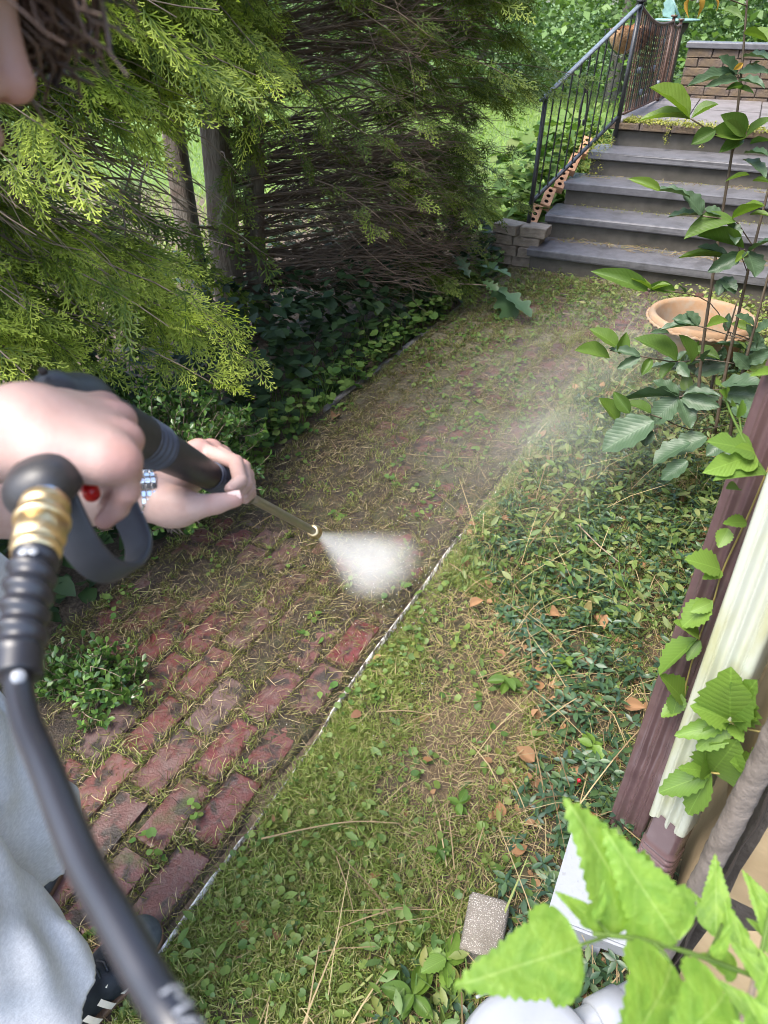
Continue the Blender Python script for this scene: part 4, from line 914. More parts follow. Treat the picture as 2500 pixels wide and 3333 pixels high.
# brown crimped elbow under it
zc = np.concatenate([np.linspace(.345, .24, 8), np.linspace(.235, .10, 64)]); sc = np.where(zc > .24, .93, .90+.10*np.abs(np.sin((.24-zc)/.0175*pi))); ep = np.array([[.002, -.012*max(0, (.24-q)/.14)**2*3, q] for q in zc])
V, F_ = extrude(rib_profile(.078, .062, .016, 0), ep, X_, Y_, sc); g = Geo(); g.add(V, F_); g.obj('crimped_elbow', M_BROWNP, wp)
prof2 = rib_profile(.088, .066); zz = np.linspace(.02, 3.3, 90)
bp = thing('brown_downspout', 'dented brown metal downspout standing left of the cream one', 'downspout', (.085, 1.13, 0))
pts = np.array([[0, 0, q] for q in zz]); V, F_ = extrude(prof2, pts, X_, Y_)
zz_ = V[:, 2]; fr = np.einsum('ij,j->i', V*[1, 1, 0], -Y_) > .02
for zc_, xc, dep in ((.30, -.012, .012), (.20, -.02, .009), (.36, .03, .01), (.62, .01, .006)):
    xx = V @ X_; V -= (np.exp(-((zz_-zc_)/.022)**2-((xx-xc)/.018)**2)*dep*fr)[:, None]*(-Y_)[None]
g = Geo(); g.add(V, F_); g.obj('pipe', M_BROWNP, bp)
v, f = box_v(-.05, .05, -.04, .04, 1.9, 1.925); g = Geo(); g.add(v @ np.stack([X_, Y_, [0, 0, 1.]])*1.0, f); g.obj('strap', M_BROWNP, bp, False)

# white splash block, tilted, and the white things under the shrub
M_WHITEP = simple('white_plastic', (.26, .275, .30), (.23, .245, .27), 18, .35, .04, .001)
k = NT('white_rough_plastic'); k.color(k.mix(k.ramp(k.noise(90, 3), [(.62, 0.), (.72, .45)]), (.25, .265, .29), (.16, .155, .15))); k.rough(.6); k.bump(k.noise(45, 4), .5, .003); M_WHITER = k.m
sb = thing('splash_block', 'white rough-faced splash block tilted below the downspouts', 'splash block')
cs = [pz(1868, 2680, .13), pz(1778, 2985, .10), pz(2085, 3105, .10), pz(2135, 2790, .14)]
bm = bmesh.new(); tv = [bm.verts.new(c) for c in cs]; bv = [bm.verts.new(np.array(c)-[0, 0, .045]) for c in cs]
bm.faces.new(tv); bm.faces.new(bv[::-1])
for i in range(4): bm.faces.new((tv[i], bv[i], bv[(i+1) % 4], tv[(i+1) % 4]))
bmesh.ops.recalc_face_normals(bm, faces=bm.faces[:]); bmesh.ops.bevel(bm, geom=bm.edges[:], offset=.005, segments=2, affect='EDGES')
me = bpy.data.meshes.new('slab'); bm.to_mesh(me); bm.free(); link('slab', me, M_WHITER, sb)
cm_ = sum(np.array(c) for c in cs)/4
one('foot', bar(cm_-[0.02, .05, .045], [cm_[0]-.02, cm_[1]-.05, -.02], .05, .05), M_WHITER, sb)
def lathe(prof, n=40, c=(0, 0, 0)):
    V = []; 
    for r, z in prof:
        for a in range(n): V.append((c[0]+r*cos(2*pi*a/n), c[1]+r*sin(2*pi*a/n), c[2]+z))
    m = len(prof); I = np.arange(m-1)[:, None]*n; J = np.arange(n)[None]; K = (J+1) % n
    return np.array(V), np.stack([I+J, I+K, I+n+K, I+n+J], -1).reshape(-1, 4)
bk = thing('plastic_bucket', 'upturned white plastic bucket at the bottom edge under the shrub leaves', 'bucket', (.055, .44, 0))
bk.location = (.03, .475, 0)
g = Geo(); v, q = lathe([(0, .235), (.10, .235), (.118, .232), (.124, .224), (.128, .19), (.131, .186), (.131, .178), (.129, .172), (.14, .02), (.148, .018), (.148, .0), (.14, 0)], 48); g.add(v, q); g.obj('shell', M_WHITEP, bk)
a = np.linspace(.6, 2.6, 20); tubes_obj('handle', [(np.stack([.15*np.cos(a), .15*np.sin(a), .16-.05*np.sin((a-.6)/2*pi)], -1), .003)], M_WHITEP, bk, 6)
pp = thing('pvc_pipe', 'white plastic pipe with a collar lying beside the bucket', 'pipe')
p0, p1 = pd(1830, 3380, 1.42), pd(2190, 3170, 1.52); p0, p1 = np.array(p0), np.array(p1); d = p1-p0
p0 = pz(1800, 3400, .16); p1 = pz(2150, 3200, .14)
tubes_obj('pipe', [(np.array([p0, p0+(p1-p0)*.5, p1]), .03)], M_WHITEP, pp, 24); tubes_obj('collar', [(np.array([p0+(p1-p0)*.36, p0+(p1-p0)*.37, p0+(p1-p0)*.62, p0+(p1-p0)*.63]), [.031, .037, .037, .031])], M_WHITEP, pp, 24)
one('prop', bar(p0*.4+p1*.6-[0, 0, .03], [p0[0]*.4+p1[0]*.6, p0[1]*.4+p1[1]*.6, -.01], .012, .012), M_WHITEP, pp)

# concrete block with exposed pebbles
k = NT('pebble_concrete'); vv = k.voro(330, 'F1'); cc = k.voro(330, 'F1', 'Color'); bw = k.n('ShaderNodeRGBToBW'); k.l(cc, bw.inputs[0])
c = k.mix(k.ramp(vv, [(.28, 1.), (.5, 0.)]), (.16, .14, .115), k.ramp(bw.outputs[0], [(0, (.22, .19, .16)), (.5, (.42, .38, .33)), (1, (.62, .58, .52))])); k.color(k.mix(k.ramp(k.noise(12, 4), [(.5, 0.), (.75, .7)]), c, (.10, .085, .06))); k.rough(.85); k.bump(k.ramp(vv, [(.1, 1.), (.5, 0.)]), .7, .003); M_PEBBLE = k.m
me = bev_box(.085, .12, .075, .012, .004, seg=3); me.name = 'concrete_block'
o = link('concrete_block', me, M_PEBBLE); q = pz(1575, 3015, .065); o.location = (q[0], q[1], .078); o.rotation_euler = (.06, -.05, .18)
for p_ in me.polygons: p_.use_smooth = True
tag(o, 'small block of pebbly grey concrete half sunk among the periwinkle', 'concrete block')

# ================================================================== terracotta bowl planter
k = NT('terracotta'); c = k.mix(k.ramp(k.noise(8, 5, .6), [(.35, 0.), (.65, 1.)]), (.27, .16, .085), (.33, .21, .125)); x, y, z = k.sep(k.co()); nr = k.n('ShaderNodeNewGeometry')
c = k.mix(k.ramp(k.noise(14, 5, .65), [(.45, 0.), (.65, .75)]), c, (.27, .225, .175)); c = k.mix(k.ramp(k.noise(4, 4), [(.52, 0.), (.68, .6)]), c, (.12, .10, .07)); k.color(c); k.rough(.8); k.bump(k.noise(60, 4), .25, .003); M_TERRA = k.m
pot = thing('terracotta_planter', 'wide empty terracotta bowl planter standing in weeds before the steps', 'planter', (-.24, 4.0, 0))
v, q = lathe([(0, .0), (.15, .0), (.165, .02), (.205, .12), (.245, .22), (.25, .235), (.262, .24), (.272, .255), (.275, .275), (.268, .295), (.255, .303), (.242, .300), (.232, .285), (.222, .22), (.19, .12), (.16, .07), (.0, .07)], 56); g = Geo(); g.add(v, q); g.obj('bowl', M_TERRA, pot)
pts = np.array([[.276*cos(a), .276*sin(a), .268+.003*sin(a*40)] for a in np.linspace(0, 2*pi, 160)]); tubes_obj('rope_rim', [(pts, .008+.003*np.sin(np.linspace(0, 2*pi, 160)*44))], M_TERRA, pot, 8)
v, q = lathe([(0, .085), (.12, .088), (.166, .08)], 30); g = Geo(); g.add(v, q); g.obj('old_soil', M_SOIL, pot)

# coco-lined trough on the railing and the sundial beyond
k = NT('coco_fibre'); c = k.mix(k.ramp(k.noise(26, 5, .7, vec=k.stretch((1, 1, 2))), [(.3, 0.), (.7, 1.)]), (.36, .19, .09), (.58, .38, .22)); k.color(c); k.rough(.95); k.bump(k.noise(90, 4), .9, .01); M_COCO = k.m
tr = thing('coco_trough', 'brown coco-fibre lined wire trough hung behind the top of the railing', 'planter', (-1.50, 6.95, 1.42))
V = []; nA, nL = 15, 22
for i in range(nL):
    s = -1+2*i/(nL-1); e = (1-abs(s)**5)**.5; 
    for j in range(nA):
        a = pi+pi*j/(nA-1); V.append((.115*e*cos(a)*(1+.05*sin(i*1.9)), s*.40, .16*e*sin(a)+.012*sin(i*2.3+j)))
V = np.array(V); I = np.arange(nL-1)[:, None]*nA; J = np.arange(nA-1)[None]; F_ = np.stack([I+J, I+J+1, I+nA+J+1, I+nA+J], -1).reshape(-1, 4)
V2 = V*[.86, .95, .88]; V2[:, 2] += .008; g = Geo(); g.add(V, F_); g.add(V2, F_[:, ::-1]); g.obj('liner', M_COCO, tr)
a = np.linspace(pi, 2*pi, 14); wl = [(np.stack([.122*np.cos(a), np.full(14, y_), .168*np.sin(a)], -1), .003) for y_ in np.linspace(-.36, .36, 7)]
wl += [(np.array([[s*.122, -.4, 0], [s*.122, 0, 0], [s*.122, .4, 0]]), .004) for s in (-1, 1)]; tubes_obj('wire_frame', wl, M_IRON, tr, 5)
M_VERD = simple('verdigris_bronze', (.22, .36, .33), (.12, .22, .21), 30, .6, .2, .001, .2)
q = py(2205, 66, 9.2); sd = thing('sundial', 'verdigris sundial with a winged gnomon on a pedestal beyond the landing', 'sundial', (q[0], q[1], 0))
v, f = lathe([(0, -.02), (.10, -.02), (.215, -.004), (.22, .004), (.215, .012), (0, .012)], 40, (0, 0, q[2])); g = Geo(); g.add(v, f); g.obj('dial', M_VERD, sd)
v, f = lathe([(.16, 0), (.16, .06), (.09, .09), (.07, .4), (.08, q[2]-.12), (.12, q[2]-.06), (.12, q[2]-.021), (0, q[2]-.021)], 20); g = Geo(); g.add(v, f); g.obj('pedestal', M_MORTAR, sd)
zt = q[2]+.012; one('gnomon', bar((.02, 0, zt), (-.15, .02, zt+.24), .008, .012), M_VERD, sd)
wing = [(-.03, 0), (-.15, .02), (-.17, .07), (-.15, .09), (-.17, .13), (-.15, .15), (-.165, .19), (-.145, .24), (-.09, .16), (-.05, .09)]
bm = bmesh.new(); a_ = [bm.verts.new((x, .006, zt+z)) for x, z in wing]; b_ = [bm.verts.new((x, -.006, zt+z)) for x, z in wing]; bm.faces.new(a_); bm.faces.new(b_[::-1])
for i in range(len(wing)): bm.faces.new((a_[i], b_[i], b_[(i+1) % len(wing)], a_[(i+1) % len(wing)]))
me = bpy.data.meshes.new('wing'); bm.to_mesh(me); bm.free(); link('wing', me, M_VERD, sd)

# ================================================================== saplings with big leaves (each leaflet a part)
def leaf_mesh(name, tpl, mat):
    me = mesh_np(name, tpl[0], [tpl[1]]); me.materials.append(mat); return me
def smoothwave(p, w, teeth=0, amp=.0):
    return lambda t: p(t)*(1+amp*sin(t*teeth*2*pi))
HK = [leaf_mesh('leaflet', leaf_tpl(lambda t, s=s: .5*(sin(pi*t**(.85+.1*s))**.8)+.004, 12, .16+.05*s, .22-.1*s, .012, 2), M_HICK) for s in range(3)]
M_HICKD = leafmat('hickory_leaf_glaucous', [(.045, .09, .045), (.07, .12, .065), (.035, .075, .035)], .48, .2, .5, perobj=True, vein=True)
HKD = [leaf_mesh('leaflet', leaf_tpl(lambda t, s=s: .5*(sin(pi*t**(.9+.1*s))**.7)*(1+.10*sin(t*26))+.004, 18, .14, .15, .02, 2), M_HICKD) for s in range(2)]
M_NEW = leafmat('bronze_new_leaf', [(.36, .17, .03), (.44, .26, .05), (.28, .20, .04)], .45, .35, .4)
HKN = [leaf_mesh('leaflet', leaf_tpl(ovate(.5), 8, .2, .5, .02, 2), M_NEW)]
def place_leaf(me, base, tip, wid, parent, name='leaf', roll=.35, up=(0, 0, 1)):
    base, tip = np.array(base), np.array(tip); L = np.linalg.norm(tip-base); x = (tip-base)/L
    u = np.array(up, float)+rng.normal(0, roll, 3); R = frames(x[None], u[None])[0]
    o = bpy.data.objects.new(name, me); COL.objects.link(o); o.matrix_basis = m4(R, base-np.array(parent.location), (L, wid, L)); o.parent = parent; return o
M_STEM = simple('dark_sapling_bark', (.06, .045, .032), (.11, .085, .06), 40, .7)
def sapling(label, Y, stem, leaves, petioles, loc, r0=.0075):
    t = thing('hickory_sapling', label, 'sapling', loc)
    L = np.array(loc); tubes_obj('stem', [(spline([py(u, v, Y) for u, v in stem], 26)-L, np.linspace(r0, .003, 26))], M_STEM, t, 8)
    for pl in petioles: tubes_obj('petiole', [(spline([py(u, v, yy) for u, v, yy in pl], 10)-L, np.linspace(.003, .0018, 10))], M_STEM, t, 5)
    for (bu, bv, tu, tv_, w, yb, yt, kind) in leaves:
        yt = yb+(yt-yb)*.5; b, e = py(bu, bv, yb), py(tu, tv_, yt); me = random.choice({'g': HK, 'd': HKD, 'n': HKN}[kind]); place_leaf(me, b, e, w*np.linalg.norm(e-b), t, 'leaf', .35, (.12, -.45, 1.0))
    return t
b1 = py(2262, 1440, 3.25)
sapling('tall hickory sapling whose stem rises right of the pot past the steps', 3.25,
  [(2258, 1440), (2285, 1150), (2320, 900), (2350, 700), (2385, 480), (2412, 250), (2432, 0), (2445, -160)],
  [(2245, 388, 2130, 268, .62, 3.1, 2.98, 'g'), (2245, 388, 2090, 358, .42, 3.1, 3.0, 'g'), (2250, 386, 2338, 338, .60, 3.12, 3.15, 'g'), (2330, 425, 2250, 470, .6, 3.15, 3.05, 'g'),
   (2430, 446, 2308, 432, .5, 3.25, 3.1, 'g'), (2425, 440, 2355, 372, .55, 3.25, 3.1, 'g'), (2430, 446, 2508, 372, .5, 3.25, 3.2, 'g'), (2440, 470, 2510, 450, .5, 3.25, 3.2, 'g'), (2420, 455, 2345, 490, .5, 3.25, 3.1, 'g'),
   (2400, 245, 2245, 258, .26, 3.25, 3.0, 'd'), (2400, 240, 2350, 178, .5, 3.25, 3.15, 'd'), (2402, 240, 2500, 225, .3, 3.25, 3.1, 'd'), (2405, 245, 2470, 190, .5, 3.25, 3.3, 'd'), (2402, 262, 2305, 272, .26, 3.2, 3.0, 'd'), (2402, 262, 2490, 268, .3, 3.2, 3.05, 'd'), (2420, 185, 2505, 175, .4, 3.25, 3.1, 'd'),
   (2420, 110, 2505, 135, .45, 3.25, 3.1, 'g'), (2425, 285, 2362, 292, .25, 3.2, 3.1, 'g'), (2402, 290, 2450, 292, .3, 3.2, 3.1, 'g'), (2350, 35, 2420, 45, .35, 3.2, 3.1, 'g'),
   (2245, -5, 2222, 52, .5, 3.0, 3.0, 'n'), (2275, -8, 2290, 48, .55, 3.0, 3.0, 'n'), (2330, 0, 2345, 28, .5, 3.0, 3.0, 'n'), (2420, 205, 2385, 230, .5, 3.1, 3.1, 'n'),
   (2425, 500, 2500, 490, .4, 3.25, 3.1, 'd'), (2420, 520, 2500, 565, .5, 3.25, 3.1, 'd'), (2440, 570, 2365, 576, .18, 3.2, 3.1, 'g'), (2450, 590, 2505, 588, .2, 3.2, 3.1, 'g')],
  [[(2248, 386, 3.1), (2310, 425, 3.15), (2385, 470, 3.25)], [(2402, 445, 3.25), (2395, 470, 3.25), (2388, 490, 3.25)], [(2402, 245, 3.25), (2408, 262, 3.25), (2410, 275, 3.25)], [(2250, 0, 3.0), (2340, -10, 3.1), (2432, 20, 3.25)]],
  tuple(b1))
b2 = py(2325, 1420, 3.1)
sapling('hickory sapling with big drooping leaves beside the terracotta planter', 3.1,
  [(2325, 1420), (2360, 1220), (2400, 1040), (2440, 860), (2490, 660), (2540, 450), (2570, 250)],
  [(2285, 702, 2178, 692, .45, 3.0, 2.9, 'd'), (2285, 700, 2228, 618, .55, 3.0, 2.95, 'd'), (2245, 642, 2135, 602, .4, 2.95, 2.9, 'd'), (2150, 622, 2052, 572, .3, 2.9, 2.85, 'g'), (2350, 700, 2295, 675, .6, 3.05, 3.0, 'd'),
   (2398, 722, 2228, 762, .52, 3.05, 2.85, 'g'), (2422, 808, 2270, 765, .5, 3.05, 2.9, 'g'), (2370, 842, 2218, 810, .22, 3.05, 2.95, 'g'), (2372, 838, 2276, 792, .34, 3.05, 3.0, 'd'), (2420, 825, 2308, 882, .42, 3.05, 2.9, 'd'),
   (2432, 818, 2468, 892, .85, 3.05, 2.9, 'd'), (2382, 712, 2488, 668, .42, 3.05, 2.95, 'g'), (2440, 818, 2510, 770, .5, 3.05, 2.95, 'd'), (2378, 722, 2400, 790, .6, 3.05, 2.95, 'd'), (2430, 822, 2395, 850, .4, 3.05, 2.9, 'g'), (2440, 700, 2510, 690, .4, 3.05, 3.0, 'g'),
   (2110, 947, 1938, 870, .3, 2.95, 2.8, 'g'), (2122, 946, 2066, 893, .5, 2.95, 2.9, 'g'), (2115, 948, 2180, 920, .5, 2.95, 2.95, 'g'), (2200, 950, 2105, 935, .4, 3.0, 2.9, 'g'), (2230, 955, 2215, 925, .6, 3.0, 2.95, 'd'), (2340, 955, 2400, 935, .5, 3.05, 2.95, 'd'), (2352, 905, 2338, 958, .6, 3.05, 2.95, 'd'), (2352, 902, 2395, 950, .6, 3.05, 2.95, 'd')],
  [[(2110, 947, 2.95), (2200, 950, 3.0), (2310, 985, 3.1), (2385, 1100, 3.1)], [(2288, 703, 3.0), (2370, 730, 3.05), (2432, 885, 3.1)], [(2422, 812, 3.05), (2445, 840, 3.1)], [(2398, 722, 3.05), (2450, 800, 3.1)]],
  tuple(b2))
b3 = py(2370, 1500, 2.75)
sapling('low hickory sapling with dark broad leaves spreading over the bed', 2.75,
  [(2370, 1500), (2385, 1350), (2420, 1200), (2460, 1050), (2500, 900), (2540, 760)],
  [(2010, 1130, 1930, 1062, .5, 2.6, 2.55, 'g'), (1986, 1166, 1870, 1140, .48, 2.6, 2.5, 'g'), (2015, 1152, 2040, 1084, .55, 2.6, 2.6, 'g'), (2085, 1160, 1985, 1128, .3, 2.6, 2.55, 'd'), (2085, 1160, 2010, 1200, .4, 2.6, 2.5, 'd'),
   (2205, 1175, 2088, 1083, .55, 2.7, 2.6, 'g'), (2252, 1182, 2232, 1088, .6, 2.7, 2.65, 'g'), (2120, 1165, 2090, 1220, .5, 2.65, 2.55, 'g'), (2200, 1180, 2150, 1235, .6, 2.7, 2.6, 'g'), (2210, 1180, 2240, 1225, .6, 2.7, 2.6, 'd'), (2290, 1175, 2310, 1130, .6, 2.7, 2.65, 'd'),
   (2270, 1058, 2195, 1032, .6, 2.72, 2.65, 'd'), (2275, 1060, 2240, 1010, .55, 2.72, 2.7, 'd'), (2270, 1060, 2150, 1060, .35, 2.7, 2.6, 'd'), (2300, 1065, 2370, 1045, .5, 2.72, 2.65, 'g'), (2180, 1085, 2120, 1078, .3, 2.7, 2.6, 'd'),
   (2210, 1292, 2020, 1278, .38, 2.62, 2.5, 'd'), (2210, 1290, 2130, 1232, .55, 2.62, 2.6, 'd'), (2208, 1296, 2118, 1375, .7, 2.62, 2.5, 'd'), (2215, 1300, 2255, 1390, .6, 2.62, 2.5, 'd'), (2220, 1295, 2340, 1322, .45, 2.62, 2.55, 'd'), (2225, 1285, 2345, 1275, .4, 2.62, 2.6, 'd'),
   (2010, 1372, 1950, 1296, .5, 2.5, 2.45, 'g'), (2050, 1345, 1998, 1276, .5, 2.5, 2.5, 'g'), (2120, 1345, 2045, 1300, .5, 2.55, 2.5, 'g'), (2130, 1370, 1955, 1458, .6, 2.5, 2.3, 'd'), (2110, 1390, 2100, 1450, .8, 2.5, 2.4, 'd'),
   (2340, 1260, 2480, 1235, .5, 2.7, 2.6, 'd'), (2350, 1280, 2500, 1290, .45, 2.7, 2.6, 'd'), (2380, 1330, 2500, 1350, .5, 2.65, 2.5, 'd'), (2300, 1420, 2180, 1470, .6, 2.6, 2.45, 'd'), (2380, 1420, 2300, 1480, .6, 2.6, 2.45, 'd'), (2430, 1180, 2510, 1140, .5, 2.75, 2.7, 'd'), (2440, 1200, 2390, 1150, .55, 2.75, 2.7, 'd'), (2460, 1080, 2520, 1040, .5, 2.75, 2.7, 'd'), (2455, 1060, 2400, 1020, .5, 2.75, 2.7, 'd'), (2450, 1400, 2510, 1450, .6, 2.6, 2.5, 'd'),
   (2250, 1440, 2120, 1500, .6, 2.5, 2.35, 'd'), (2240, 1500, 2150, 1560, .55, 2.45, 2.35, 'd'), (2350, 1480, 2440, 1530, .6, 2.5, 2.4, 'd')],
  [[(1986, 1140, 2.6), (2090, 1160, 2.62), (2200, 1178, 2.7), (2300, 1170, 2.72), (2425, 1190, 2.75)], [(2210, 1293, 2.62), (2300, 1270, 2.7), (2400, 1270, 2.75)], [(2272, 1060, 2.72), (2340, 1080, 2.75), (2440, 1110, 2.75)], [(2010, 1372, 2.5), (2120, 1350, 2.55), (2250, 1400, 2.65), (2380, 1380, 2.75)]],
  tuple(b3))

# fourth, bushy sapling in front of the planter
b4 = py(2300, 1330, 3.55); LV = []
for q in range(34):
    bu, bv = rng.uniform(2215, 2490), rng.uniform(1075, 1330); a_ = rng.uniform(0, 2*pi); l_ = rng.uniform(60, 120); LV.append((bu, bv, bu+l_*cos(a_)*1.1, bv+l_*sin(a_)*.6-15, rng.uniform(.4, .6), 3.5, 3.5+rng.normal(0, .05), 'd' if q % 3 else 'g'))
sapling('bushy hickory sapling crowding the front of the terracotta planter', 3.55, [(2300, 1330), (2330, 1200), (2370, 1080), (2400, 980)], LV, [[(2330, 1200, 3.55), (2280, 1150, 3.52), (2230, 1120, 3.5)], [(2370, 1080, 3.55), (2430, 1100, 3.52), (2470, 1130, 3.5)]], tuple(b4), .008)
# oak seedling hanging over the left side of the path
lob = [(0, .01), (.05, .03), (.12, .05), (.2, .20), (.25, .22), (.30, .11), (.38, .12), (.47, .33), (.53, .35), (.58, .18), (.65, .18), (.73, .36), (.79, .35), (.83, .19), (.9, .20), (.96, .12), (1, .0)]
M_OAK = leafmat('oak_leaf', [(.04, .085, .04), (.055, .11, .05), (.08, .15, .03)], .4, .22, .5)
OAK = leaf_mesh('leaf', poly_leaf([(t, w*1.25) for t, w in lob], .10, .12), M_OAK)
ok_ = thing('oak_seedling', 'oak seedling with lobed leaves leaning over the path from the left', 'seedling', tuple(pz(1320, 1000)))
Lk = np.array(ok_.location); SP = [py(1320, 1010, 4.1), py(1420, 930, 4.1), py(1520, 925, 4.15), py(1600, 930, 4.2)]
tubes_obj('stem', [(spline([Lk]+SP[1:], 20)-Lk, np.linspace(.006, .0025, 20))], M_TWIG, ok_, 6)
for bu, bv, tu, tv_, w, yb, yt in [(1530, 905, 1490, 830, .6, 4.2, 4.25), (1545, 865, 1665, 885, .75, 4.2, 4.2), (1560, 905, 1615, 850, .7, 4.2, 4.25), (1600, 928, 1680, 1035, .75, 4.2, 4.15), (1605, 930, 1735, 1015, .45, 4.2, 4.1), (1570, 915, 1620, 940, .6, 4.15, 4.1), (1480, 880, 1440, 850, .6, 4.2, 4.2)]:
    b, e = py(bu, bv, yb), py(tu, tv_, yt); place_leaf(OAK, b, e, w*np.linalg.norm(e-b), ok_, 'leaf', .3)

# ================================================================== Virginia creeper on the downspouts
def toothed(n=7, w=.34, peak=.45, amp=.045):
    out = []
    for i in range(n*2+1):
        t = i/(n*2); b = w*(sin(pi*t**(math.log(.5)/math.log(peak)))**.85); out.append((t, max(.004, b+(amp if i % 2 else -amp*.3)*(t > .08)*(t < .97))))
    out[-1] = (1, .0); out[0] = (0, .006); return out
CRE = leaf_mesh('leaflet', poly_leaf([(t, w*1.5) for t, w in toothed()], .14, .12), leafmat('creeper_leaf', [(.12, .22, .035), (.17, .28, .045), (.09, .17, .035)], .45, .35, .4, perobj=True, vein=True))
vc = thing('virginia_creeper', 'bright green creeper with five-part toothed leaves across the downspouts', 'creeper', (.24, .78, 0))
Lv = np.array(vc.location)
def vine(pts, r=.002): tubes_obj('vine', [(spline(pts, 24)-Lv, r)], leafmat('creeper_stem', [(.26, .20, .06), (.30, .25, .08)], .6, 0), vc, 6)
def vy(u, v, Y=.9): return py(u, v, Y)
for lst in ([(2620, 2560), (2480, 2535), (2315, 2515)], [(2600, 2400), (2440, 2375), (2375, 2350)], [(2700, 2600), (2560, 2600), (2520, 2560)]): vine([vy(u, v, .92) for u, v in lst])
for bu, bv, tu, tv_, w in [(2315, 2515, 2138, 2580, .42), (2315, 2515, 2232, 2660, .40), (2318, 2512, 2390, 2430, .62), (2315, 2512, 2275, 2450, .50), (2312, 2512, 2218, 2498, .4),
      (2375, 2350, 2268, 2445, .52), (2375, 2350, 2195, 2395, .34), (2375, 2345, 2262, 2300, .5), (2378, 2345, 2372, 2200, .62), (2380, 2350, 2450, 2330, .5), (2385, 2352, 2415, 2410, .55), (2378, 2340, 2440, 2230, .5),
      (2520, 2560, 2400, 2475, .62), (2520, 2565, 2390, 2600, .6), (2522, 2560, 2470, 2455, .6), (2525, 2570, 2440, 2650, .6)]:
    b, e = vy(bu, bv, .93), vy(tu, tv_, .89); place_leaf(CRE, b, e, w*np.linalg.norm(e-b), vc, 'leaflet', .25, (-.25, -.8, .8))
for bu, bv, tu, tv_, w in [(2345, 1855, 2240, 1815, .7), (2350, 1860, 2290, 1880, .6), (2320, 1955, 2215, 2040, .6), (2320, 1960, 2250, 1990, .6), (2270, 2080, 2130, 2190, .42), (2275, 2070, 2205, 2020, .5), (2280, 2085, 2235, 2150, .5), (2370, 1720, 2340, 1780, .7), (2225, 2280, 2165, 2200, .5), (2225, 2290, 2150, 2330, .6), (2210, 2250, 2190, 2330, .7), (2430, 1700, 2360, 1700, .5), (2405, 1590, 2370, 1585, .5)]:
    b, e = py(bu, bv, 1.07), py(tu, tv_, 1.04); place_leaf(CRE, b, e, w*np.linalg.norm(e-b), vc, 'leaflet', .35, (-.3, -.6, .8))
vine([py(u, v, 1.075) for u, v in [(2520, 1480), (2430, 1690), (2352, 1858), (2322, 1958), (2276, 2078), (2228, 2285), (2300, 2420)]], .0016)
# hop-like vine tip against the brown pipe
LOB3 = leaf_mesh('leaf', poly_leaf([(0, .02), (.02, .22), (.10, .42), (.22, .5), (.34, .46), (.40, .30), (.48, .26), (.58, .40), (.70, .38), (.82, .24), (.92, .12), (1, 0)], .08, .1), CRE.materials[0])
v2 = thing('young_vine', 'pale young vine tip with lobed leaves rising before the brown downspout', 'vine', tuple(pd(2560, 1640, 1.05)))
L2 = np.array(v2.location); dd = 1.05
tubes_obj('stem', [(spline([pd(2560, 1640, dd), pd(2450, 1480, dd), pd(2400, 1390, dd), pd(2365, 1310, dd), pd(2345, 1250, dd)], 20)-L2, np.linspace(.0026, .0012, 20))], M_WEED, v2, 6)
tubes_obj('side_shoot', [(spline([pd(2415, 1420, dd), pd(2408, 1370, dd), pd(2400, 1320, dd)], 10)-L2, .0014)], M_WEED, v2, 6)
for bu, bv, tu, tv_, w, k_ in [(2450, 1468, 2312, 1428, .62, 0), (2458, 1478, 2298, 1535, .5, 0), (2500, 1545, 2330, 1548, .3, 1), (2400, 1360, 2420, 1305, .5, 1), (2365, 1300, 2348, 1270, .6, 1), (2350, 1255, 2335, 1245, .8, 1), (2378, 1320, 2390, 1300, .6, 1), (2360, 1290, 2372, 1260, .5, 1), (2560, 1210, 2450, 1215, .25, 1)]:
    b, e = pd(bu, bv, dd), pd(tu, tv_, dd-.02); place_leaf(LOB3 if k_ == 0 else CRE, b, e, w*np.linalg.norm(e-b)*(1.0), v2, 'leaf', .25, -_F*.7+np.array([0, 0, .8]))

# ================================================================== shrub leaves close to the camera (each leaf a part)
hib = [(0, .015), (.015, .16), (.05, .28), (.12, .36), (.20, .41), (.26, .39), (.30, .43), (.34, .36), (.38, .38), (.43, .27), (.48, .31), (.53, .22), (.58, .26), (.63, .19), (.68, .22), (.74, .14), (.80, .16), (.86, .09), (.92, .09), (.97, .03), (1, 0)]
k = NT('bright_shrub_leaf'); x, y, z = k.sep(k.co()); vein = k.math('MULTIPLY', k.ramp(k.math('ABSOLUTE', y), [(.0, 1.), (.018, 0.)]), 1.0)
wv = k.n('ShaderNodeTexWave'); wv.inputs['Scale'].default_value = 2.6; wv.inputs['Distortion'].default_value = .6; wv.bands_direction = 'DIAGONAL'; k.l(k.n('ShaderNodeVectorMath', operation='ABSOLUTE').outputs[0], wv.inputs[0])
va = wv.inputs[0].links[0].from_node; k.l(k.co(), va.inputs[0])
c = k.mix(k.ramp(k.noise(5, 3), [(.35, 0.), (.65, 1.)]), (.13, .25, .035), (.20, .33, .05)); c = k.mix(k.math('MULTIPLY', vein, .5), c, (.34, .46, .14)); c = k.mix(k.math('MULTIPLY', k.ramp(wv.outputs[0], [(.8, 0.), (.95, 1.)]), .12), c, (.32, .44, .12))
k.color(c); k.rough(.5); k.spec(.35); k.bump(k.noise(9, 3), .2, .03); k.translucent(k.mix(1.0, c, (1.35, 1.45, .5), 'MULTIPLY'), .45); M_HIB = k.m
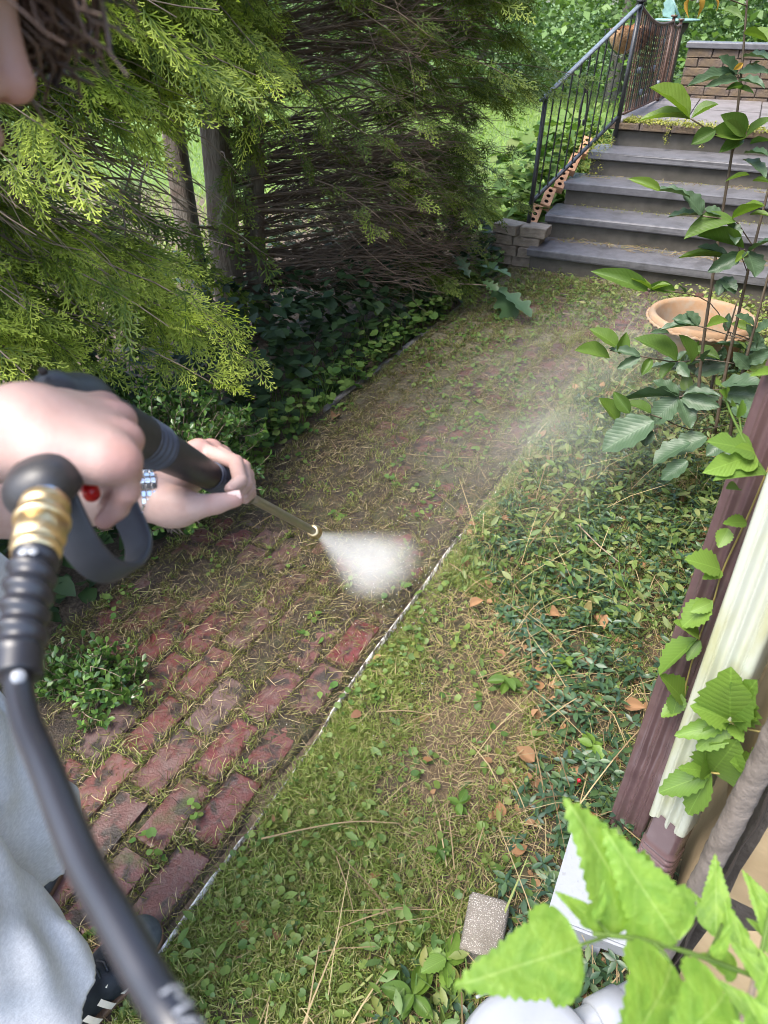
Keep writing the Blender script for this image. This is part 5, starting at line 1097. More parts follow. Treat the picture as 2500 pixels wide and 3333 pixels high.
def dense(out, n=3):
    """poly_leaf with extra columns between rib and edge so the blade can curve"""
    V = []; F = []; m = len(out); cols = [-1, -.66, -.33, 0, .33, .66, 1]
    for t, w in out:
        for c in cols: V.append((t, c*w, .10*abs(c)*w - .16*(c*w)**2*2 + .015*sin(9*t+3*c) - .14*t*t))
    q = len(cols)
    for i in range(m-1):
        for j in range(q-1): F.append((i*q+j, (i+1)*q+j, (i+1)*q+j+1, i*q+j+1))
    return np.array(V), np.array(F)
tq = np.linspace(0, 1, 57); wq = np.interp(tq, [0, .03, .10, .20, .30, .37, .44, .55, .68, .82, .93, 1], [.02, .22, .36, .42, .40, .30, .30, .25, .18, .12, .05, 0])
wq = wq+np.where(np.arange(57) % 4 == 2, .020, np.where(np.arange(57) % 4 == 0, -.014, .004))*(tq > .12)*(tq < .97)*(1+.5*np.sin(tq*23)); wq[-1] = 0; wq = np.maximum(wq, .0)
HIB = leaf_mesh('leaf', dense(list(zip(tq, wq))), M_HIB)
sh = thing('hibiscus_shrub', 'bright green toothed shrub leaves close to the camera at the lower right', 'shrub', (.30, .32, 0))
Ls = np.array(sh.location)
twigs = [([(2460, 3180, .60), (2300, 3120, .58), (2120, 3065, .565), (1990, 3045, .56), (1930, 3040, .56)], .0022), ([(2120, 3065, .565), (2160, 3100, .56), (2185, 3140, .555)], .0015), ([(1990, 3045, .56), (1960, 3015, .56), (1945, 2995, .555)], .0012), ([(1985, 3045, .56), (1940, 3060, .55), (1888, 3076, .54)], .0014), ([(2460, 3180, .60), (2500, 3000, .62), (2520, 2900, .64)], .002), ([(2300, 3120, .58), (2330, 3060, .60), (2350, 3010, .62)], .0015)]
for pl, r in twigs: tubes_obj('twig', [(spline([pd(*q) for q in pl], 16)-Ls, r)], M_WEED, sh, 6)
q = pd(2460, 3180, .60); tubes_obj('stem', [(spline([(.30, .32, 0), (.29, .30, .5), (q[0]+.03, q[1]-.03, q[2]-.2), q], 24)-Ls, np.linspace(.007, .0025, 24))], M_TWIG, sh, 8)
for bu, bv, tu, tv_, w, db, dt in [(1888, 3076, 1500, 3218, .78, .54, .50), (2075, 2990, 1880, 2615, .80, .58, .56), (2205, 3065, 1985, 2720, .72, .57, .56), (1950, 3005, 1815, 2905, .55, .60, .60), (1945, 2995, 1975, 2880, .4, .55, .54), (2185, 3140, 2030, 3560, .86, .55, .47), (2360, 3230, 2180, 3480, .9, .50, .44),
      (2330, 3040, 2335, 2782, .62, .66, .68), (2350, 3050, 2260, 2900, .5, .66, .68), (2420, 3080, 2360, 2930, .6, .64, .66), (2520, 3000, 2425, 2830, .62, .70, .72), (2520, 3060, 2440, 2990, .6, .66, .66), (2540, 3230, 2380, 3060, .62, .58, .60), (2500, 3330, 2330, 3190, .6, .52, .54), (2560, 3400, 2420, 3220, .62, .48, .50), (2400, 3160, 2300, 3110, .55, .60, .58), (2330, 3120, 2380, 3020, .5, .56, .55), (2460, 3400, 2520, 3150, .5, .5, .52), (2560, 3120, 2450, 2900, .6, .62, .64), (2480, 3180, 2400, 3000, .6, .60, .62), (2600, 3300, 2480, 3090, .6, .55, .57), (2400, 3330, 2290, 3200, .6, .56, .57), (2540, 3480, 2400, 3330, .7, .46, .46), (2300, 3400, 2250, 3230, .6, .55, .56)]:
    b, e = pd(bu, bv, db), pd(tu, tv_, dt); place_leaf(HIB, b, e, w*np.linalg.norm(e-b), sh, 'leaf', .14, -_F*.9+np.array([0, 0, .7]))

# ================================================================== single weeds along the edge of the periwinkle
def weed(label, u, v, n, L, mat_me, hgt=.05):
    p = pz(u, v); t = thing('weed_plant', label, 'weed', tuple(p), 'weeds at the edge of the periwinkle'); Lp = np.array(t.location); top = p+[rng.normal(0, .01), rng.normal(0, .01), hgt]
    tubes_obj('stem', [(spline([p, (p+top)/2+rng.normal(0, .004, 3), top], 8)-Lp, np.linspace(.0016, .001, 8))], M_WEED, t, 5)
    for i in range(n):
        a_ = i*2.4+rng.normal(0, .3); b = p+(top-p)*(.45+.55*i/max(1, n-1)); e = b+np.array([cos(a_), sin(a_), rng.uniform(-.1, .35)])*L*rng.uniform(.7, 1.1); place_leaf(mat_me, b, e, .55*np.linalg.norm(e-b), t, 'leaf', .25)
for i_, (lab, u, v, n, L, h_) in enumerate([('pale weed with toothed leaves at the front edge of the periwinkle', 1490, 2640, 7, .040, .05), ('weed with light green leaves left of the concrete block', 1450, 2800, 6, .036, .04), ('small toothed weed under the yellow stem', 2000, 2040, 6, .045, .05), ('bright weed among straw in the middle of the bed', 1830, 2180, 6, .045, .05), ('light weed beside the foot of the brown downspout', 1910, 2460, 7, .05, .06), ('narrow-leaved weed right of the dry patch', 1655, 2250, 6, .05, .05), ('weed with broad leaves between the block and the bucket', 1470, 3180, 8, .06, .07), ('leafy weed at the bottom edge left of the bucket', 1330, 3260, 8, .06, .06)]): weed(lab, u, v, n, L, CRE if i_ % 2 == 0 else HK[1], h_)
BL = leaf_mesh('blade', leaf_tpl(lambda t: .5*(1-t)**.6*min(1, .4+4*t)+.01, 12, .0, .05, 0, 1), M_GRASS)
for lab, (u0, v0), (u1, v1), z0, z1, w in [('long bent grass blade leaning across the concrete block', (1580, 3120), (1725, 2775), .02, .16, .007), ('thin upright grass stalk in front of the periwinkle', (1470, 3140), (1362, 2735), .02, .10, .0025), ('broad grass blade at the bottom edge of the lawn', (1215, 3230), (1110, 3270), .03, .03, .007), ('pale grass blade across the lower lawn', (1215, 3170), (1105, 3275), .04, .02, .006)]:
    b, e = pz(u0, v0, z0), pz(u1, v1, z1); t = thing('grass_blade', lab, 'grass blade', tuple(b)); place_leaf(BL, b, e, w, t, 'blade', .1)

# ================================================================== loose sticks, stalks and dead leaves one can pick out
def stick(label, pts, r=.002, mat=M_STRAW, name='dry_stalk', z=.012, cat='stalk'):
    P = np.array([pz(u, v, z if len(q_) < 3 else 0) if False else pz(u, v, z) for (u, v, *q_) in pts]); P[:, 2] += rng.uniform(0, .012, len(P)); g = Geo(); add_tube(g, spline(P, 16), np.linspace(r, r*.6, 16), 6); return tag(g.obj(name, mat), label, cat)
stick('long pale curved stalk lying across the front lawn', [(852, 2738), (1000, 2700), (1150, 2678), (1305, 2680)], .0028, z=.03)
stick('short pale stalk on the dry patch of lawn', [(1228, 2321), (1320, 2322), (1412, 2331)], .0024, z=.02)
stick('thin straw slanting from the edging into the bed', [(1463, 1836), (1600, 1930), (1720, 2020), (1862, 2112)], .0018, z=.03)
stick('pale stalk end beside the bare soil patch', [(1552, 2216), (1640, 2180), (1738, 2152)], .0024, z=.025)
stick('short thin stalk in the front lawn pointing at the camera', [(1095, 2790), (1130, 2890), (1152, 2978)], .0018, z=.03)
stick('brown forked stalk in the middle of the periwinkle', [(1720, 1785), (1780, 1700), (1860, 1590), (1905, 1520)], .003, z=.05)
stick('yellow stem arching through the periwinkle', [(2010, 1800), (2020, 1880), (2060, 1960), (2140, 2050)], .0028, M_WEED, z=.06)
stick('thick brown stalk end leaning in the periwinkle', [(1880, 1715), (1950, 1780), (2012, 1835)], .0034, M_TWIG, z=.07)
stick('long straw crossing the muddy bricks ahead of the lance', [(820, 1725), (870, 1690), (960, 1640)], .002, z=.02)
stick('pale stalk lying on the far muddy bricks', [(1320, 1480), (1420, 1490), (1580, 1495)], .0018, z=.02)
DL = leaf_mesh('leaf', leaf_tpl(ovate(.42), 8, .5, -.12, .04, 2), M_DEADLEAF)
for lab, u, v, a, s in [('curled tan dead leaf beside the edging near the spray', 1530, 1975, .8, .05), ('curled pinkish dead leaf in the periwinkle', 1965, 2050, 2.2, .07), ('torn brown dead leaf left of the yellow stem', 1790, 1995, -.6, .06), ('brown dead leaf caught at the left verge of the path', 1082, 1365, 1.9, .07), ('flat brown dead leaf under the brown downspout', 2030, 2300, .2, .06), ('dark dead leaf low in the front periwinkle', 1740, 2480, 2.9, .06), ('orange-brown dead leaf on the dry patch', 1735, 2335, 1.2, .03)]:
    o = bpy.data.objects.new('dead_leaf', DL); COL.objects.link(o); q = pz(u, v, .03); o.location = q; o.rotation_euler = (rng.normal(0, .3), rng.normal(.1, .3), a); o.scale = (s, s*.8, s); tag(o, lab, 'dead leaf', 'dead leaves on the ground')
UP = leaf_mesh('leaf', leaf_tpl(oval(.2), 8, .1, .1, .01, 2), leafmat('olive_dead_leaf', [(.20, .17, .06), (.24, .19, .08)], .7, .2))
q = pz(1905, 2010, .02); o = bpy.data.objects.new('upright_leaf', UP); COL.objects.link(o); o.matrix_basis = m4(frames(np.array([[0.02, .1, 1.0]]), np.array([[-.3, -1, 0]]))[0], q, (.075, .075, .075)); tag(o, 'upright olive-brown lance-shaped leaf standing in the periwinkle', 'leaf')
g = Geo(); q = pz(1885, 2540, .05); v, f = lathe([(0, -.006), (.0045, -.004), (.006, 0), (.0045, .004), (0, .006)], 12, q); g.add(v, f); add_tube(g, [q, q-[.004, 0, .03], q-[.006, 0, .06]], .0008, 4)
tag(g.obj('berry', simple('red_berry', (.35, .01, .02), (.28, .01, .02), 40, .25)), 'single dark red berry among the periwinkle below the brown downspout', 'berry')

# ================================================================== smooth solid modelling (distance field -> one continuous mesh)
class Field:
    def __init__(s, lo, hi, h):
        s.lo = np.array(lo, float); s.h = h; s.n = np.ceil((np.array(hi)-s.lo)/h).astype(int)+1; s.f = np.full(s.n, 1.0, np.float32)
    def _box(s, lo, hi):
        a = np.clip(((lo-s.lo)/s.h).astype(int), 0, s.n); b = np.clip(((hi-s.lo)/s.h).astype(int)+2, 0, s.n)
        sl = tuple(slice(i, j) for i, j in zip(a, b)); ax = [s.lo[i]+np.arange(a[i], b[i])*s.h for i in range(3)]
        return sl, np.stack(np.meshgrid(*ax, indexing='ij'), -1)
    def _put(s, sl, d, k, sub):
        a = s.f[sl]
        if a.size == 0: return
        if sub:
            d = -d; hh = np.clip(.5-.5*(d-a)/max(k, 1e-6), 0, 1) if k > 0 else None
            s.f[sl] = np.maximum(a, d) if k <= 0 else (d*(1-hh)+a*hh+k*hh*(1-hh)); return
        if k <= 0: s.f[sl] = np.minimum(a, d); return
        hh = np.clip(.5+.5*(a-d)/k, 0, 1); s.f[sl] = a*(1-hh)+d*hh-k*hh*(1-hh)
    def cap(s, a, ra, b=None, rb=None, k=.008, sub=False):
        a = np.array(a, float); b = a+1e-6 if b is None else np.array(b, float); rb = ra if rb is None else rb; m = max(ra, rb)+k+3*s.h
        sl, P = s._box(np.minimum(a, b)-m, np.maximum(a, b)+m); ab = b-a; t = np.clip(((P-a) @ ab)/max(ab @ ab, 1e-9), 0, 1)
        d = np.linalg.norm(P-a-t[..., None]*ab, axis=-1)-(ra+(rb-ra)*t); s._put(sl, d, k, sub); return s
    def chain(s, pts, rad, k=.008):
        for i in range(len(pts)-1): s.cap(pts[i], rad[i], pts[i+1], rad[i+1], k)
        return s
    def ell(s, c, R, r, k=.01, sub=False):
        c = np.array(c, float); R = np.asarray(R); r = np.array(r, float); m = max(r)+k+3*s.h; sl, P = s._box(c-m, c+m)
        q = (P-c) @ R.T if R.shape == (3, 3) else P-c; k0 = np.linalg.norm(q/r, axis=-1); k1 = np.linalg.norm(q/(r*r), axis=-1)
        s._put(sl, k0*(k0-1)/np.maximum(k1, 1e-6), k, sub); return s
    def cut(s, p, n):
        """remove everything on the side of plane p that n points to"""
        sl, P = s._box(s.lo, s.lo+s.n*s.h); d = (P-np.array(p)) @ nrm(n); s.f = np.maximum(s.f, d.astype(np.float32)); return s
    def warp(s, fn):
        sl, P = s._box(s.lo, s.lo+s.n*s.h); s.f = s.f+fn(P).astype(np.float32); return s
    def mesh(s):
        f = s.f; nx, ny, nz = f.shape; neg = f < 0
        c = [(0,0,0),(1,0,0),(0,1,0),(1,1,0),(0,0,1),(1,0,1),(0,1,1),(1,1,1)]
        sub = lambda A, o: A[o[0]:nx-1+o[0], o[1]:ny-1+o[1], o[2]:nz-1+o[2]]
        cnt = np.zeros((nx-1, ny-1, nz-1), np.int8)
        for o in c: cnt += sub(neg, o)
        I = np.argwhere((cnt > 0) & (cnt < 8)); idx = np.full(cnt.shape, -1, np.int32); idx[tuple(I.T)] = np.arange(len(I))
        vals = np.stack([f[I[:, 0]+o[0], I[:, 1]+o[1], I[:, 2]+o[2]] for o in c], 1); acc = np.zeros((len(I), 3)); w = np.zeros(len(I)); C = np.array(c, float)
        for a in range(8):
            for b in range(a+1, 8):
                if np.abs(C[a]-C[b]).sum() != 1: continue
                va, vb = vals[:, a], vals[:, b]; m = (va < 0) != (vb < 0); t = va/np.where(m, va-vb, 1); acc += np.where(m[:, None], C[a]+(C[b]-C[a])*t[:, None], 0); w += m
        V = s.lo+(I+acc/w[:, None])*s.h; Q = []
        for ax in range(3):
            o = [0, 0, 0]; o[ax] = 1; A = neg[:nx-o[0], :ny-o[1], :nz-o[2]]; B = neg[o[0]:, o[1]:, o[2]:]; E = np.argwhere(A != B); u, v = (ax+1) % 3, (ax+2) % 3
            E = E[(E[:, u] > 0) & (E[:, v] > 0) & (E[:, u] < s.n[u]-1) & (E[:, v] < s.n[v]-1) & (E[:, ax] < s.n[ax]-1)]
            def cell(du, dv): q = E.copy(); q[:, u] -= du; q[:, v] -= dv; return idx[tuple(q.T)]
            q = np.stack([cell(1, 1), cell(0, 1), cell(0, 0), cell(1, 0)], 1); fl = ~A[tuple(E.T)]; q[fl] = q[fl][:, ::-1]; Q.append(q[(q >= 0).all(1)])
        return V, np.concatenate(Q)
def field_for(pts, pad, h): P = np.array(pts); return Field(P.min(0)-pad, P.max(0)+pad, h)

# ------------------------------------------------------------------ person
def mk_skin():
    k = NT('skin'); c = k.mix(k.ramp(k.noise(22, 4), [(.35, 0.), (.68, 1.)]), (.41, .285, .245), (.375, .24, .207)); c = k.mix(k.math('MULTIPLY', k.attr('tip'), .7), c, (.40, .175, .145))
    k.color(c); k.rough(.48); k.spec(.4); k.p.inputs['Subsurface Weight'].default_value = .12; k.p.inputs['Subsurface Radius'].default_value = (.012, .005, .003); k.p.inputs['Subsurface Scale'].default_value = .5
    k.bump(k.math('ADD', k.noise(160, 3), k.math('MULTIPLY', k.noise(600, 2), .6)), .22, .002); return k.m
M_SKIN = mk_skin()
P_ = pd
def pink(V, spots):
    a = np.zeros(len(V))
    for c, r in spots: a = np.maximum(a, np.exp(-(((V-np.array(c))**2).sum(1))/(r*r)))
    return a
body_g = Geo(); HS = .0032
# right arm, gripping the trigger handle
Rw = P_(95, 1402, .535); Rs = np.array([-.69, .03, 1.465]); Re = Rw+np.array([-.215, -.115, -.075])
rm = dict(i=P_(348, 1330, .612), m=P_(392, 1366, .586), r=P_(414, 1430, .558), p=P_(406, 1502, .532))
rp = dict(i=P_(405, 1440, .650), m=P_(418, 1490, .632), r=P_(420, 1545, .602), p=P_(414, 1596, .548))
rd = dict(i=P_(375, 1520, .660), m=P_(380, 1572, .642), r=P_(378, 1612, .612), p=P_(380, 1652, .560))
rt = dict(i=P_(345, 1545, .640), m=P_(352, 1600, .618), r=P_(350, 1650, .592), p=P_(340, 1694, .562))
F_ = field_for([Re, Rs, *rm.values(), *rp.values(), *rt.values(), Rw], .06, HS)
F_.cap(Rs, .05, Re, .041, .02); F_.cap(Re, .041, Re+(Rw-Re)*.45, .0405, .02); F_.cap(Re+(Rw-Re)*.45, .0405, Rw, .029, .02); F_.cap(Rw+(rm['m']-Rw)*-.1+_U*.010, .024, Rw-_U*.010, .024, .02)
pal = Rw+(rm['m']-Rw)*.28
for q, r_ in (('i', .0165), ('m', .0170), ('r', .0168), ('p', .0160)): F_.cap(Rw+(rm[q]-Rw)*.15, .020, rm[q]-nrm(rm[q]-Rw)*.012, r_, .022)
F_.cap(P_(175, 1478, .522), .0185, P_(330, 1496, .527), .0165, .02)                       # heel of the hand
for q, r_ in (('i', .0108), ('m', .0110), ('r', .0105), ('p', .0098)):
    F_.cap(rm[q], .0128, k=.010); F_.chain([rm[q], rp[q], rd[q], rt[q]], [r_*1.06, r_, r_*.92, r_*.80], .0045)
th = [P_(190, 1345, .585), P_(262, 1322, .655), P_(330, 1345, .70), P_(385, 1380, .72)]; F_.chain(th, [.021, .015, .0125, .0105], .012)
for q, qq in (('i', 'm'), ('m', 'r'), ('r', 'p')): 
    m_ = (rm[q]+rm[qq])/2-_F*.016; F_.cap(m_, .003, (m_+Rw)/2*1.0, .002, .010, True) if False else None
for q, qq in (('i', 'm'), ('m', 'r'), ('r', 'p')):
    F_.cap((rm[q]+rm[qq])/2-_F*.0135, .0028, (rp[q]+rp[qq])/2-_F*.0120, .0032, .006, True)
    F_.cap((rm[q]+rm[qq])/2-_F*.0165, .0025, (rm[q]+rm[qq])/2*.55+Rw*.45-_F*.019, .002, .010, True)
V, Q = F_.mesh(); body_g.add(V, Q, pink(V, [(rm[q]-_F*.006, .020) for q in rm]+[(rp[q], .016) for q in rp]+[(rt['p'], .016)])*.9)
# left arm, holding the lance
Lw = P_(478, 1612, .872); Lf = P_(0, 1640, .80); Le = Lw+nrm(Lf-Lw)*.255; Ls_ = np.array([-.85, .325, 1.475])
lm = dict(i=P_(650, 1462, .950), m=P_(690, 1462, .978), r=P_(722, 1480, 1.002), p=P_(745, 1502, 1.025))
lp = dict(i=P_(768, 1506, .915), m=P_(792, 1520, .942), r=P_(805, 1545, .968), p=P_(812, 1570, .99))
ld = dict(i=P_(782, 1566, .868), m=P_(800, 1574, .895), r=P_(811, 1592, .925), p=P_(815, 1606, .95))
lt = dict(i=P_(752, 1592, .856), m=P_(778, 1600, .878), r=P_(792, 1614, .905), p=P_(798, 1624, .93))
F_ = field_for([Le, Ls_, *lm.values(), *lp.values(), *lt.values(), Lw, P_(560, 1680, .86)], .055, HS)
F_.cap(Ls_, .05, Le, .042, .02); F_.cap(Le, .041, Le+(Lw-Le)*.5, .038, .02); F_.cap(Le+(Lw-Le)*.5, .038, Lw, .028, .02)
for q, r_ in (('i', .0160), ('m', .0165), ('r', .0160), ('p', .015)): F_.cap(Lw+(lm[q]-Lw)*.12+_F*.010, .018, lm[q]-nrm(lm[q]-Lw)*.010, r_, .018)
for q, r_ in (('i', .0102), ('m', .0100), ('r', .0095), ('p', .0086)):
    F_.cap(lm[q], .0125, k=.010); F_.chain([lm[q], lp[q], ld[q], lt[q]], [r_*1.04, r_*.98, r_*.9, r_*.8], .0022)
lth = [P_(556, 1652, .860), P_(630, 1650, .840), P_(704, 1640, .832), P_(768, 1624, .836)]
F_.chain(lth, [.0215, .0160, .0118, .0096], .004); F_.cap(P_(520, 1640, .868), .023, P_(590, 1650, .862), .021, .02); F_.cap(P_(545, 1600, .905), .019, P_(630, 1530, .945), .016, .02)
V, Q = F_.mesh(); body_g.add(V, Q, pink(V, [(lm[q], .022) for q in lm]+[(lp[q], .016) for q in lp]+[(lth[3], .014), (lth[2], .012)])*.9)
# head
hf = nrm(.94*_r+.34*_h-.46*_u); hs_ = nrm(np.cross(hf, _u)); hu = np.cross(hs_, hf); T = P_(112, 296, .46)
RH = np.stack([hf, hs_, hu]); Cn = T-hf*.112+hu*.018; NB = np.array([-.715, .215, 1.515])
F_ = Field(Cn-[.2, .2, .24], Cn+[.2, .2, .2], .0034)
F_.ell(Cn+hu*.035-hf*.014, RH, (.098, .076, .105), .01); F_.ell(Cn-hu*.045+hf*.028, RH, (.066, .058, .068), .03); F_.cap(Cn+hf*.02-hu*.085, .026, Cn+hf*.078-hu*.098, .019, .03)
F_.ell(Cn+hf*.078+hu*.042, RH, (.018, .048, .014), .018)
for sg in (-1, 1):
    F_.ell(Cn+hf*.052-hu*.012+hs_*sg*.038, RH, (.036, .030, .032), .02); F_.cap(T-hf*.040+hu*.036+hs_*sg*.031, .0145, k=.012, sub=True); F_.cap(T-hf*.050+hu*.037+hs_*sg*.031, .0150, k=.004)
    F_.ell(Cn-hf*.012+hs_*sg*.078-hu*.002, RH, (.020, .009, .032), .006)
F_.cap(T-hf*.026+hu*.042, .0075, T-hf*.0125+hu*.002, .0115, .012); F_.cap(T-hf*.0122, .0125, k=.006)
for sg in (-1, 1): F_.cap(T-hf*.024-hu*.0035+hs_*sg*.0125, .0100, k=.004); F_.cap(T-hf*.0190-hu*.0140+hs_*sg*.0085, .0058, k=.002, sub=True)
F_.ell(T-hf*.024-hu*.036, RH, (.012, .025, .0075), .008); F_.ell(T-hf*.026-hu*.050, RH, (.012, .022, .0085), .006)
F_.cap(Cn-hf*.045-hu*.055, .052, NB, .055, .03)
V, Q = F_.mesh(); body_g.add(V, Q, pink(V, [(T-hf*.01, .022), (T-hf*.026-hu*.043, .02), (Cn-hf*.012+hs_*.08, .03)])*.8)
# torso core and legs (under the clothes; shins and feet below the shorts)
hipc = np.array([-.92, .20, .93]); kn = [np.array([-.78, .13, .48]), np.array([-.99, .28, .48])]; an = [np.array([-.825, .165, .09]), np.array([-1.08, .18, .09])]; hips = [np.array([-.86, .08, .90]), np.array([-.98, .24, .90])]
F_ = Field((-1.25, -.2, .02), (-.55, .62, 1.5), .012)
F_.cap(hipc, .13, np.array([-.79, .17, 1.34]), .12, .05)
for a_, b_, c_ in zip(hips, kn, an): F_.chain([a_, b_, c_], [.085, .055, .04], .03); F_.cap((b_+c_)/2+[-.01, -.02, .07], .054, c_+[0, 0, .1], .04, .03)
F_.cap(Rs, .055, Ls_, .055, .05); F_.cap(NB, .055, (Rs+Ls_)/2, .07, .04)
V, Q = F_.mesh(); body_g.add(V, Q, 0)
person = body_g.obj('person', M_SKIN)
tag(person, 'person in pale shirt and grey shorts at the left holding the pressure washer gun', 'person')
# nails
M_NAIL = simple('fingernail', (.66, .44, .38), (.70, .50, .44), 60, .3)
def nail(c, along, out, w, l, par):
    R = frames(np.array([nrm(along)]), np.array([nrm(out)]))[0]; V = []; 
    for i in range(6):
        for j in range(5):
            x = (i/5-.5)*l; y = (j/4-.5)*w*(1-.25*(i/5)**4); V.append(np.array(c)+R @ np.array([x, y, -y*y/w*.9]))
    F = [(i*5+j, (i+1)*5+j, (i+1)*5+j+1, i*5+j+1) for i in range(5) for j in range(4)]; g = Geo(); g.add(np.array(V), np.array(F)); return g.obj('fingernail', M_NAIL, par)
ld_ = nrm(lth[3]-lth[2]); nail(lth[3]+ld_*.000-_F*.0085+_U*.0045, ld_, -_F+_U*.25, .0125, .014, person)
# hair: curly brown mop
M_HAIR = leafmat('brown_hair', [(.055, .032, .022), (.085, .05, .034), (.12, .075, .052), (.04, .024, .018)], .4, 0, .4)
g = Geo()
def lock(p, d, L, curl, r=.0018):
    n = 9; t = np.linspace(0, 1, n); ph = rng.uniform(0, 6.28); ax1 = nrm(np.cross(d, [.3, .5, .8])); ax2 = np.cross(d, ax1)
    pts = p+d*(t*L)[:, None]+ax1*(curl*t*np.sin(t*9+ph))[:, None]+ax2*(curl*t*np.cos(t*9+ph))[:, None]-np.array([0, 0, 1.])*(L*.35*t*t)[:, None]; add_tube(g, pts, np.linspace(r, r*.4, n), 4, False)
for i in range(560):
    q = nrm(rng.normal(0, 1, 3)); 
    if q[2] < -.1 and q[0] > -.2: continue
    if q[0] > .55 and q[2] < .42: continue
    p = Cn+hu*.035-hf*.014+RH.T @ (q*np.array([.098, .076, .105])); lock(p, nrm(RH.T @ q+hf*.3*(q[0] > 0)+rng.normal(0, .25, 3)), rng.uniform(.035, .075), .012, .0022)
for i in range(330):        # forelock falling over the brow
    s = rng.uniform(-.05, .05); p = Cn+hf*rng.uniform(.055, .085)+hu*rng.uniform(.075, .115)+hs_*s; lock(p, nrm(hf*rng.uniform(.5, 1.2)-hu*rng.uniform(-.3, .5)+rng.normal(0, .25, 3)), rng.uniform(.035, .078), .013, .0021)
for i in range(150):        # heavy curls hanging before the forehead
    p = T+_r*rng.uniform(-.05, .002)+_U*rng.uniform(.058, .10)+_F*rng.uniform(-.02, .045); lock(p, nrm(_r*rng.uniform(.2, 1.0)-_U*rng.uniform(.2, 1.0)+rng.normal(0, .3, 3)), rng.uniform(.018, .042), .010, .0032)
F_ = Field(Cn-[.2, .2, .1], Cn+[.2, .2, .24], .006); F_.ell(Cn+hu*.048-hf*.022, RH, (.102, .082, .106), .01); F_.cut(Cn+hf*.060+hu*.02, hf*1.0-hu*.55); F_.cut(Cn-hu*.05, -hu); V, Q = F_.mesh(); g.add(V, Q)
g.obj('hair', M_HAIR, person)
g = Geo()
for sg in (-1, 1):
    for i in range(26):
        t = i/25-.5; p = T-hf*.034-hf*.012*abs(t)+hu*.0285+hs_*(sg*.031+t*.026); add_tube(g, [p, p+hf*.006-hu*.004, p+hf*.010-hu*.005], [.0007, .0006, .0003], 3, False)
    for i in range(60):
        t = rng.uniform(-.5, .5); p = T-hf*(.028+.018*abs(t))+hu*(.056+.004*cos(t*3)+rng.normal(0, .0025))+hs_*(sg*.030+t*.045); add_tube(g, [p, p+hs_*sg*.007+hf*.002+hu*.002], [.0008, .0004], 3, False)
g.obj('eyebrow', M_HAIR, person)
# clothes
def mk_cloth(name, c1, c2, sc=900):
    k = NT(name); c = k.mix(k.ramp(k.noise(sc*.14, 3, .7, vec=k.stretch((1, 1, 3))), [(.40, 0.), (.62, 1.)]), c1, c2); k.color(c); k.rough(.95); k.spec(.15); k.bump(k.math('ADD', k.noise(sc*.5, 2), k.noise(18, 3)), .25, .003)
    return k.m
M_SHORTS = mk_cloth('heather_grey_cotton', (.52, .53, .55), (.63, .64, .66)); M_SHIRT = mk_cloth('pale_shirt_cotton', (.56, .57, .61), (.62, .63, .66))
def wr(P, a=.006):
    x, y, z = P[..., 0], P[..., 1], P[..., 2]; return a*(np.sin(z*13+5*np.sin(x*9+y*12))*np.sin(x*34-y*31+z*7+2*np.sin(z*9))+.45*np.sin(z*41+x*27+3*np.sin(y*25+z*8)))
F_ = Field((-1.25, -.22, .94), (-.5, .66, 1.62), .0075)
F_.cap(hipc+[0.01, 0, .03], .155, np.array([-.81, .17, 1.32]), .15, .06); F_.cap(Rs, .075, Ls_, .075, .06); F_.cap(Rs, .07, Rs+(Re-Rs)*.62, .068, .03); F_.cap(Ls_, .07, Ls_+(Le-Ls_)*.55, .066, .03); F_.cap(NB-[.02, .01, .03], .072, NB+[0.0, 0, .0], .068, .03)
F_.cap((-.80, .22, 1.30), .09, (-.83, .33, 1.02), .10, .05); F_.cut(NB+nrm(Cn-NB)*.03, nrm(Cn-NB)); F_.warp(lambda P: wr(P, .006)); V, Q = F_.mesh(); g = Geo(); g.add(V, Q); g.obj('shirt', M_SHIRT, person)
def leg_short(F_, hip, kne, hem, r1):
    F_.cap(hip, .115, (hip+hem)/2, (.115+r1)/2, .03); F_.cap((hip+hem)/2, (.115+r1)/2, hem+(hem-hip)*.2, r1*1.03, .02)
F_ = Field((-1.28, -.2, .40), (-.5, .66, 1.06), .008)
hem = [np.array([-.725, .09, .47]), np.array([-.93, .265, .47])]
F_.cap(hips[0], .13, hips[1], .13, .05); F_.cap(hipc, .15, hipc+[.01, 0, .08], .145, .05)
for hp, kk, hm in zip(hips, kn, hem): leg_short(F_, hp, kk, hm, .142)
F_.warp(lambda P: wr(P, .0095)); F_.cut(np.mean(hem, 0)+[0, 0, -.02], (0.03, 0.02, -1)); V, Q = F_.mesh(); g = Geo(); g.add(V, Q); sho = g.obj('shorts', M_SHORTS, person)
